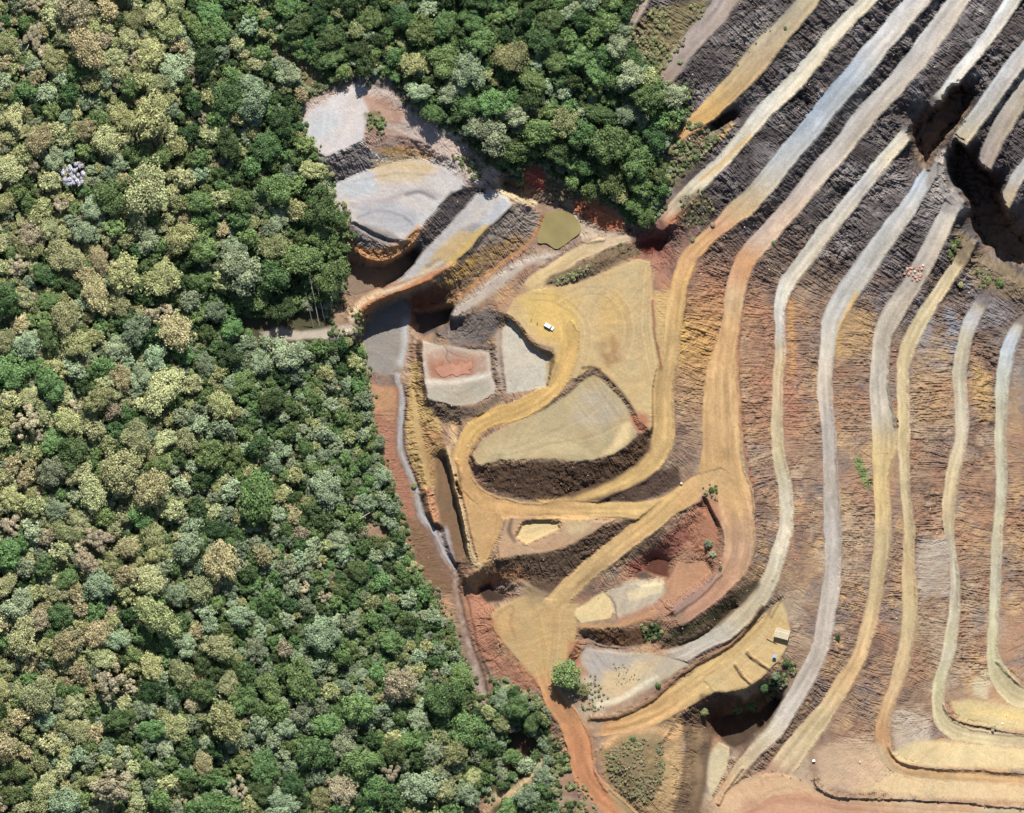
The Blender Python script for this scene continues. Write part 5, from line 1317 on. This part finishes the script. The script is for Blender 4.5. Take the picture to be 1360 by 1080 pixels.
# ------------------------------------------------------------------ mesh helpers for built objects
def bm_box(bm, c, s, rot=None, bev=0.0):
    r_ = bmesh.ops.create_cube(bm, size=1.0)
    vs_ = r_["verts"]
    M = Matrix.Translation(c) @ (rot.to_4x4() if rot else Matrix.Identity(4)) @ Matrix.Diagonal((*s, 1))
    bmesh.ops.transform(bm, matrix=M, verts=vs_)
    if bev > 0:
        es = list({e_ for v_ in vs_ for e_ in v_.link_edges})
        bmesh.ops.bevel(bm, geom=es, offset=bev, segments=2, affect='EDGES')
def bm_cyl(bm, p0, p1, r0, r1, n=12):
    p0, p1 = Vector(p0), Vector(p1); d_ = p1 - p0
    M = Matrix.Translation((p0 + p1) / 2) @ d_.to_track_quat('Z', 'Y').to_matrix().to_4x4()
    bmesh.ops.create_cone(bm, cap_ends=True, segments=n, radius1=r0, radius2=r1, depth=d_.length, matrix=M)
def part(name, bm, mat, parent=None):
    me = bpy.data.meshes.new(name); bm.to_mesh(me); bm.free(); me.materials.append(mat)
    return link(bpy.data.objects.new(name, me), parent)
def prism(bm, prof, y0, y1):
    a_ = [bm.verts.new((x, y0, z)) for x, z in prof]; b_ = [bm.verts.new((x, y1, z)) for x, z in prof]
    n = len(prof)
    bm.faces.new(a_); bm.faces.new(b_[::-1])
    for k in range(n): bm.faces.new((a_[k], b_[k], b_[(k + 1) % n], a_[(k + 1) % n]))
    bmesh.ops.recalc_face_normals(bm, faces=bm.faces)

m_white = plain("white_paint", (0.78, 0.79, 0.80), 0.3, 0, 0.04)
m_glass = plain("dark_glass", (0.02, 0.025, 0.03), 0.08, 0, 0.0, 6, 0.6)
m_rubber = plain("rubber", (0.03, 0.03, 0.03), 0.85)
m_steel = plain("steel", (0.5, 0.5, 0.52), 0.35, 0.7)
m_black = plain("black_plastic", (0.03, 0.03, 0.032), 0.6)
m_lamp = plain("lamp_lens", (0.7, 0.7, 0.68), 0.15)
m_red = plain("red_lens", (0.4, 0.02, 0.02), 0.25)
m_cream = plain("cream_sheet_metal", (0.74, 0.65, 0.48), 0.6, 0, 0.12, 1.5)
m_wood = plain("weathered_wood", (0.18, 0.12, 0.08), 0.85, 0, 0.3, 4)
m_darkwood = plain("dark_wood", (0.05, 0.035, 0.028), 0.9, 0, 0.3, 4)
m_blue = plain("blue_plastic", (0.20, 0.32, 0.55), 0.45)
m_bluedark = plain("dark_blue_plastic", (0.06, 0.10, 0.2), 0.5)
m_orange = plain("orange_plastic", (0.75, 0.10, 0.03), 0.5)
m_band = plain("white_band", (0.75, 0.75, 0.72), 0.4)
m_redrock = plain("red_rock", (0.34, 0.20, 0.15), 0.95, 0, 0.35, 1.5)
m_palerock = plain("pale_rock", (0.42, 0.35, 0.28), 0.95, 0, 0.3, 1.5)
m_brownrock = plain("brown_rock", (0.20, 0.12, 0.09), 0.95, 0, 0.35, 1.5)
m_conc = plain("pale_concrete", (0.6, 0.58, 0.54), 0.85)

# pickup with a canopy
tk = empty("pickup_truck", at(729.3, 433.8, 0.0), R(-30))
tag(tk, "white pickup with hardtop bed parked on the yellow yard", "pickup")
bm = bmesh.new()
prism(bm, [(-2.6, .45), (-2.6, 1.05), (1.2, 1.12), (2.35, 1.02), (2.6, .8), (2.62, .45)], -.92, .92)
bmesh.ops.bevel(bm, geom=bm.edges[:], offset=0.06, segments=2, affect='EDGES')
part("body", bm, m_white, tk)
bm = bmesh.new()
prism(bm, [(-0.7, 1.06), (-0.62, 1.78), (0.65, 1.76), (1.35, 1.1)], -.82, .82)
bmesh.ops.bevel(bm, geom=bm.edges[:], offset=0.05, segments=2, affect='EDGES')
part("cab", bm, m_white, tk)
bm = bmesh.new()
prism(bm, [(-2.55, 1.05), (-2.45, 1.72), (-0.78, 1.80), (-0.76, 1.05)], -.84, .84)
bmesh.ops.bevel(bm, geom=bm.edges[:], offset=0.06, segments=2, affect='EDGES')
part("bed_canopy", bm, m_white, tk)
bm = bmesh.new(); bm_box(bm, (1.02, 0, 1.46), (0.03, 1.45, .86), Matrix.Rotation(R(-47), 3, 'Y')); part("windscreen", bm, m_glass, tk)
bm = bmesh.new(); bm_box(bm, (-2.53, 0, 1.42), (0.03, 1.3, .4), Matrix.Rotation(R(8), 3, 'Y')); part("rear_window", bm, m_glass, tk)
for sg in (-1, 1):
    bm = bmesh.new(); bm_box(bm, (0.25, sg * .83, 1.42), (.8, .03, .42)); part("side_window", bm, m_glass, tk)
    bm = bmesh.new(); bm_box(bm, (-1.6, sg * .85, 1.42), (1.2, .03, .36)); part("side_window", bm, m_glass, tk)
    bm = bmesh.new(); bm_box(bm, (2.5, sg * .68, .84), (.2, .34, .18), None, .03); part("headlight", bm, m_lamp, tk)
    bm = bmesh.new(); bm_box(bm, (-2.6, sg * .8, .88), (.06, .16, .3)); part("tail_light", bm, m_red, tk)
    bm = bmesh.new(); bm_box(bm, (1.0, sg * 1.02, 1.2), (.14, .2, .18), None, .03); part("mirror", bm, m_black, tk)
    for xx in (-1.6, 1.7):
        bm = bmesh.new(); bm_cyl(bm, (xx, sg * .72, .38), (xx, sg * .96, .38), .38, .38, 20); wh = part("wheel", bm, m_rubber, tk)
        bm = bmesh.new(); bm_cyl(bm, (xx, sg * .95, .38), (xx, sg * .975, .38), .22, .2, 16); part("rim", bm, m_steel, wh)
for xx, nm in ((2.66, "front_bumper"), (-2.66, "rear_bumper")):
    bm = bmesh.new(); bm_box(bm, (xx, 0, .55), (.14, 1.7, .2), None, .03); part(nm, bm, m_black, tk)

# people: one skinned body each
def person(u, v, rz, shirt, trousers, hat, label, lean):
    root = empty("person", at(u, v, 0), rz)
    tag(root, label, "person")
    J = [(0, 0, .98, .13), (0, 0, 1.18, .14), (0, 0, 1.38, .17), (0, 0, 1.5, .065), (0, .01, 1.57, .07), (0, .02, 1.66, .1), (0, .02, 1.75, .07)]
    E = [(0, 1), (1, 2), (2, 3), (3, 4), (4, 5), (5, 6)]
    for sg in (-1, 1):
        b_ = len(J)
        J += [(sg * .1, 0, .92, .1), (sg * .12, .02 * sg * lean, .5, .07), (sg * .13, -.02, .1, .05), (sg * .13, .12, .05, .045)]
        E += [(0, b_), (b_, b_ + 1), (b_ + 1, b_ + 2), (b_ + 2, b_ + 3)]
        c_ = len(J)
        J += [(sg * .19, 0, 1.42, .075), (sg * .26, -.02, 1.16, .05), (sg * .26, .1, .93, .04), (sg * .26, .13, .84, .04)]
        E += [(2, c_), (c_, c_ + 1), (c_ + 1, c_ + 2), (c_ + 2, c_ + 3)]
        h_ = len(J)
        for q in range(5):
            J.append((sg * .26 + (q - 2) * .018, .15 + (0.03 if q == 4 else 0), .78 - (.02 if q in (1, 2, 3) else 0) + (.05 if q == 4 else 0), .01)); E.append((c_ + 3, h_ + q))
    me = bpy.data.meshes.new("body"); me.from_pydata([j[:3] for j in J], E, [])
    o = bpy.data.objects.new("body", me); link(o, root)
    md = o.modifiers.new("skin", 'SKIN'); md.use_smooth_shade = True
    for i_, j in enumerate(J): me.skin_vertices[0].data[i_].radius = (j[3], j[3])
    me.skin_vertices[0].data[0].use_root = True
    o.modifiers.new("sub", 'SUBSURF').render_levels = 1
    m, N, L, B = new_mat("clothes")
    tcn = N.new("ShaderNodeTexCoord"); sx = N.new("ShaderNodeSeparateXYZ"); L.new(tcn.outputs["Object"], sx.inputs[0])
    cr = N.new("ShaderNodeValToRGB"); cr.color_ramp.interpolation = 'CONSTANT'
    mp = N.new("ShaderNodeMath"); mp.operation = 'DIVIDE'; mp.inputs[1].default_value = 2.0
    L.new(sx.outputs[2], mp.inputs[0]); L.new(mp.outputs[0], cr.inputs[0])
    el = cr.color_ramp.elements
    el[0].position = 0; el[0].color = (.03, .025, .02, 1)
    el[1].position = .06; el[1].color = (*trousers, 1)
    for pos, c_ in ((.5, shirt), (.755, (.35, .2, .14))):
        q = el.new(pos); q.color = (*c_, 1)
    L.new(cr.outputs[0], B.inputs["Base Color"]); B.inputs["Roughness"].default_value = .8
    me.materials.append(m)
    bm = bmesh.new(); bm_cyl(bm, (0, .04, 1.745), (0, .04, 1.76), .16, .15, 16); bmesh.ops.create_uvsphere(bm, u_segments=14, v_segments=8, radius=.125, matrix=Matrix.Translation((0, .02, 1.765)))
    part("hard_hat", bm, hat, root)
person(705.6, 424.2, R(60), (.06, .05, .045), (.05, .05, .07), m_darkwood, "dark-clothed person standing on the yard, farther from the white pickup", 1)
person(713.8, 428.4, R(-20), (.16, .06, .045), (.04, .045, .06), m_darkwood, "person in dark reddish shirt standing nearer the white pickup", -1)

# open shed
A0 = Vector((wx(1029.8), wy(832.9), 0)); B0 = Vector((wx(1048.8), wy(838), 0)); D0 = Vector((wx(1027.5), wy(845.8), 0))
ux_ = (B0 - A0); W_ = ux_.length; rz_ = math.atan2(ux_.y, ux_.x); Dp = (D0 - A0).length
cu, cv = 1038.5, 841.6
sh = empty("shed", at(cu, cv, 0), rz_)
tag(sh, "open shed with cream corrugated roof on the ochre yard", "shed")
bm = bmesh.new()
nr = 64
top_, bot_ = [], []
for i_ in range(nr + 1):
    x = -W_ / 2 + W_ * i_ / nr; zc = 0.045 * math.sin(i_ * math.pi / 2)
    row = [bm.verts.new((x, y_ * Dp / 2, 3.15 + 0.22 * y_ + zc)) for y_ in (-1, -.33, .33, 1)]
    top_.append(row)
for i_ in range(nr):
    for j_ in range(3): bm.faces.new((top_[i_][j_], top_[i_ + 1][j_], top_[i_ + 1][j_ + 1], top_[i_][j_ + 1]))
bmesh.ops.solidify(bm, geom=bm.faces[:], thickness=0.04)
rf = part("roof", bm, m_cream, sh)
bm = bmesh.new(); bm_box(bm, (0, Dp / 6, 3.24), (W_, .12, .03)); part("ridge_strip", bm, m_band, rf)
for sx_ in (-1, 0, 1):
    for sy_ in (-1, 1):
        bm = bmesh.new(); bm_box(bm, (sx_ * (W_ / 2 - .25), sy_ * (Dp / 2 - .25), 1.42 + .11 * sy_), (.16, .16, 2.95 + .2 * sy_)); part("post", bm, m_wood, sh)
bm = bmesh.new(); bm_box(bm, (0, Dp / 2 - .4, 1.3), (W_ - .6, .06, 2.6)); part("back_wall", bm, m_wood, sh)
bm = bmesh.new(); bm_box(bm, (0, -.2, .78), (W_ * .6, .8, .06)); bm_box(bm, (-W_ * .27, -.2, .38), (.08, .7, .76)); bm_box(bm, (W_ * .27, -.2, .38), (.08, .7, .76)); tag(part("bench", bm, m_wood, sh))
lg = empty("dark_bar", at(1025, 852.2, .14), math.atan2(wy(856) - wy(849), wx(1032) - wx(1018.5)))  # dark bar laid along a dark line beside the shed
tag(lg, "dark bar lying beside the cream roofed shed", "pole")
bm = bmesh.new(); bm_cyl(bm, (-2.9, 0, 0.05), (2.9, 0, 0.0), .22, .14, 10); bm_cyl(bm, (1.2, 0, .1), (1.9, .5, .3), .07, .04, 8); part("shaft", bm, m_darkwood, lg)

# blue cabin
tb = empty("portable_toilet", at(1028.8, 871.6, 0), R(-8))
tag(tb, "small blue cabin with pale roof in the shed yard", "cabin")
bm = bmesh.new(); bm_box(bm, (0, 0, 1.1), (1.35, 1.2, 2.1), None, .04); part("wall", bm, m_bluedark, tb)
bm = bmesh.new(); prism(bm, [(-.95, 2.16), (0, 2.4), (.95, 2.16), (.95, 2.1), (-.95, 2.1)], -.72, .72); part("roof", bm, m_blue, tb)
bm = bmesh.new(); bm_box(bm, (0, -.62, 1.05), (.7, .05, 1.85), None, .01); dr = part("door", bm, m_blue, tb)
bm = bmesh.new(); bm_box(bm, (.26, -.67, 1.05), (.05, .06, .14)); part("handle", bm, m_steel, dr)
bm = bmesh.new(); bm_box(bm, (0, 0, .06), (1.5, 1.4, .12)); part("base", bm, m_black, tb)

# cones
def cone(u, v, label, proto=[None]):
    if proto[0] is None:
        r0 = empty("traffic_cone", at(u, v, 0)); tag(r0, label, "cone", "orange cones along the haul road"); proto[0] = r0
        bm = bmesh.new(); bm_box(bm, (0, 0, .04), (.75, .75, .07), None, .02); part("base", bm, m_black, r0)
        bm = bmesh.new(); bm_cyl(bm, (0, 0, .075), (0, 0, 1.25), .30, .09, 18); bd = part("body", bm, m_orange, r0)
        for z in (.55, .9):
            ra = .30 - .21 * (z - .075) / 1.175
            bm = bmesh.new(); bm_cyl(bm, (0, 0, z), (0, 0, z + .14), ra + .006, ra - .02, 18); part("band", bm, m_band, bd)
        return
    r0 = proto[0]; c_ = r0.copy(); COL.objects.link(c_); c_.location = at(u, v, 0); c_.rotation_euler.z = u; c_["label"] = label
    for ch in r0.children:
        d_ = ch.copy(); COL.objects.link(d_); d_.parent = c_
        for g_ in ch.children:
            f_ = g_.copy(); COL.objects.link(f_); f_.parent = d_
cone(1025.8, 1023.5, "orange cone at the left end of the row, by the dark slope's tip")
cone(1039.2, 1029.0, "orange cone second from the left in the row across the road")
cone(1050.2, 1032.8, "orange cone in the middle of the row across the road")
cone(1063.0, 1034.8, "orange cone second from the right in the row across the road")
cone(1077.6, 1035.8, "orange cone at the right end of the row, nearest the berm")
cone(1307.8, 1072.0, "orange cone alone below the long berm at lower right")

# loose stones on the faces and along the crumbling road edges
STONES = []
for q_, mt_ in enumerate((m_brownrock, m_redrock, m_palerock)):
    for w_ in range(2):
        bm = bmesh.new(); q = np.random.default_rng(90 + q_ * 2 + w_)
        g_ = bmesh.ops.create_icosphere(bm, subdivisions=1, radius=1.0)
        for v_ in g_["verts"]: v_.co = Vector(np.array(v_.co) * q.uniform(.65, 1.1) * np.array([1, .8, .6]))
        me = bpy.data.meshes.new("stone"); bm.to_mesh(me); bm.free(); me.materials.append(mt_); STONES.append(me)
stn = []
tries = 0
while len(stn) < 5200 and tries < 60000:
    tries += 1
    u, v = rt.uniform(500, 1420), rt.uniform(-40, 1120)
    j_, i_ = int((v - V0) / STEP), int((u - U0) / STEP)
    if FMASK[j_, i_] > 0.05 or rt.random() > 0.06 + 0.8 * amp[j_, i_] * patch[j_, i_]: continue
    rr_ = 0.15 + 0.45 * rt.random() ** 5
    stn.append((wx(u), wy(v), float(hz(u, v)), rr_, rt.choice((0, 1, 0, 1, 0, 1, 2, 3, 2, 3, 4))))
scatter("loose_stones", stn, STONES, "loose stones scattered over the rough mine faces")

# white tank, pale block, marker post
wt = empty("water_tank", at(1080.8, 1010.5, 0), R(4))
tag(wt, "white cubic tank at the edge of the wide bench road", "tank")
bm = bmesh.new(); bm_box(bm, (0, 0, .8), (1.4, 1.2, 1.2), None, .1); part("body", bm, m_white, wt)
bm = bmesh.new(); bm_cyl(bm, (0, 0, 1.5), (0, 0, 1.58), .22, .2, 16); part("lid", bm, m_band, wt)
bm = bmesh.new(); bm_box(bm, (0, 0, .1), (1.7, 1.45, .16)); part("pallet", bm, m_wood, wt)

def boulder(bm, seed, r_, flat=.75):
    q = np.random.default_rng(seed)
    g_ = bmesh.ops.create_icosphere(bm, subdivisions=2, radius=r_)
    ax = q.normal(size=(7, 3)); ax /= np.linalg.norm(ax, axis=1, keepdims=True); cut = q.uniform(.62, .9, 7) * r_
    for v_ in g_["verts"]:
        p = np.array(v_.co)
        for a_, c_ in zip(ax, cut):
            dd = p @ a_
            if dd > c_: p = p - a_ * (dd - c_)
        p *= 1 + q.uniform(-.05, .05)
        p[2] *= flat
        v_.co = p
def rock(u, v, r_, seed, mat, label, group=None, name="boulder", dz=None):
    bm = bmesh.new(); boulder(bm, seed, r_)
    o = part(name, bm, mat); o.location = at(u, v, r_ * .35 if dz is None else dz); o.rotation_euler = (0, 0, seed * 1.3)
    tag(o, label, name, group)
    return o
PILE = [(395, 560), (450, 575), (540, 560), (700, 530), (770, 500), (740, 590), (310, 640), (250, 725), (370, 735), (430, 680), (540, 660), (640, 740), (490, 780), (560, 835), (470, 905), (600, 920), (690, 800), (680, 880), (570, 600), (330, 585), (650, 615), (720, 750)]
cls_ = []
for i_, (x, y) in enumerate(PILE):
    mt = m_palerock if i_ in (10, 11, 4) else (m_brownrock if i_ in (2, 14, 20) else m_redrock)
    cn = "pale" if mt is m_palerock else "dark brown" if mt is m_brownrock else "reddish"
    hy = "top" if y < 600 else "middle" if y < 760 else "bottom"; hx = "left" if x < 430 else "centre" if x < 610 else "right"
    cls_.append(f"{cn} boulder in the {hy} {hx} of the rock pile on bench")
for i_, (x, y) in enumerate(PILE):
    mt = m_palerock if i_ in (10, 11, 4) else (m_brownrock if i_ in (2, 14, 20) else m_redrock)
    lb = cls_[i_]
    same = [j for j in range(len(PILE)) if cls_[j] == lb]
    if len(same) > 1:
        same.sort(key=lambda j: PILE[j][1]); pos = same.index(i_)
        lb = ("uppermost " if pos == 0 else "lowermost " if pos == len(same) - 1 else "middle ") + lb
    rock(1190 + x / 21.6, 330 + y / 21.6, 0.62 + 0.34 * ((i_ * 37) % 11) / 10, i_ + 1, mt, lb, "boulders heaped on the bench road")
rock(946.8, 298.6, 1.5, 60, m_brownrock, "single brown boulder on the rim of the blue-grey bench road")
rock(1142.3, 1012.6, .85, 61, m_palerock, "pale block standing alone by the bend of the forked road", name="rock")
rock(1331.2, 960.8, .6, 62, m_conc, "small white stone on the yellow slope at lower right", name="rock")
rock(905.0, 622 + 20, .8, 63, m_palerock, "pale stones' largest rock on dark bank between the two ochre roads", name="rock")
mp_ = empty("marker_post", at(1355.8, 1070.5, 0), 0)
tag(mp_, "dark marker post with crosspiece on the berm at right edge", "post")
bm = bmesh.new(); bm_cyl(bm, (0, 0, -.2), (0, 0, 3.2), .12, .1, 10); part("post", bm, m_darkwood, mp_)
bm = bmesh.new(); bm_box(bm, (0, 0, 2.7), (1.5, .1, .3), None, .01); part("crosspiece", bm, m_darkwood, mp_)

# twin-post power poles in the trees
for (u, v, rz, lb) in ((449.5, 539.8, math.atan2(4.4, 15.8), "timber twin-post power pole in the trees, upper of the two"), (484.3, 685.0, math.atan2(9.3, 15.3), "timber twin-post power pole by the pinkish clearing, lower of the two")):
    pr = empty("power_pole", at(u, v, 0), rz); tag(pr, lb, "power pole")
    for sg in (-1, 1):
        bm = bmesh.new(); bm_cyl(bm, (sg * 1.7, 0, -.3), (sg * 1.7, 0, 11.5), .2, .15, 10); part("post", bm, m_wood, pr)
    bm = bmesh.new(); bm_box(bm, (0, 0, 11.0), (6.4, .30, .34), None, .02); part("crossarm", bm, m_palebark, pr)
    for xx in (-3.0, 0, 3.0):
        bm = bmesh.new(); bm_cyl(bm, (xx, 0, 10.85), (xx, 0, 10.1), .1, .14, 10); part("insulator", bm, m_black, pr)
# bare stems leaning over the sandy strip
for i_, (u0, v0, u1, v1, lb) in enumerate(((416, 436, 406, 388, "pale bare tree stem leaning over the sandy strip, leftmost of the three"), (424, 432, 411, 364, "pale bare tree stem leaning over the sandy strip, middle of the three"), (431, 426, 418, 366, "pale bare tree stem leaning over the sandy strip, rightmost of the three"))):
    p0 = at(u0, v0, -.2); p1 = at(u1, v1, 0); p1.z = p0.z + 19
    root = empty("bare_tree", p0); tag(root, lb, "bare tree", "bare stems over the sandy strip")
    bm = bmesh.new(); e_ = p1 - p0
    bm_cyl(bm, (0, 0, 0), e_ * .5, .26, .2, 8); bm_cyl(bm, e_ * .5, e_, .2, .08, 8)
    part("trunk", bm, m_palebark, root)
    bm = bmesh.new()
    for q in range(5):
        t_ = .6 + .08 * q; b_ = e_ * t_
        bm_cyl(bm, b_, b_ + Vector((math.cos(q * 2.2) * 1.2, math.sin(q * 2.2) * 1.2, 1.0)), .06, .02, 6)
    part("branches", bm, m_palebark, root)
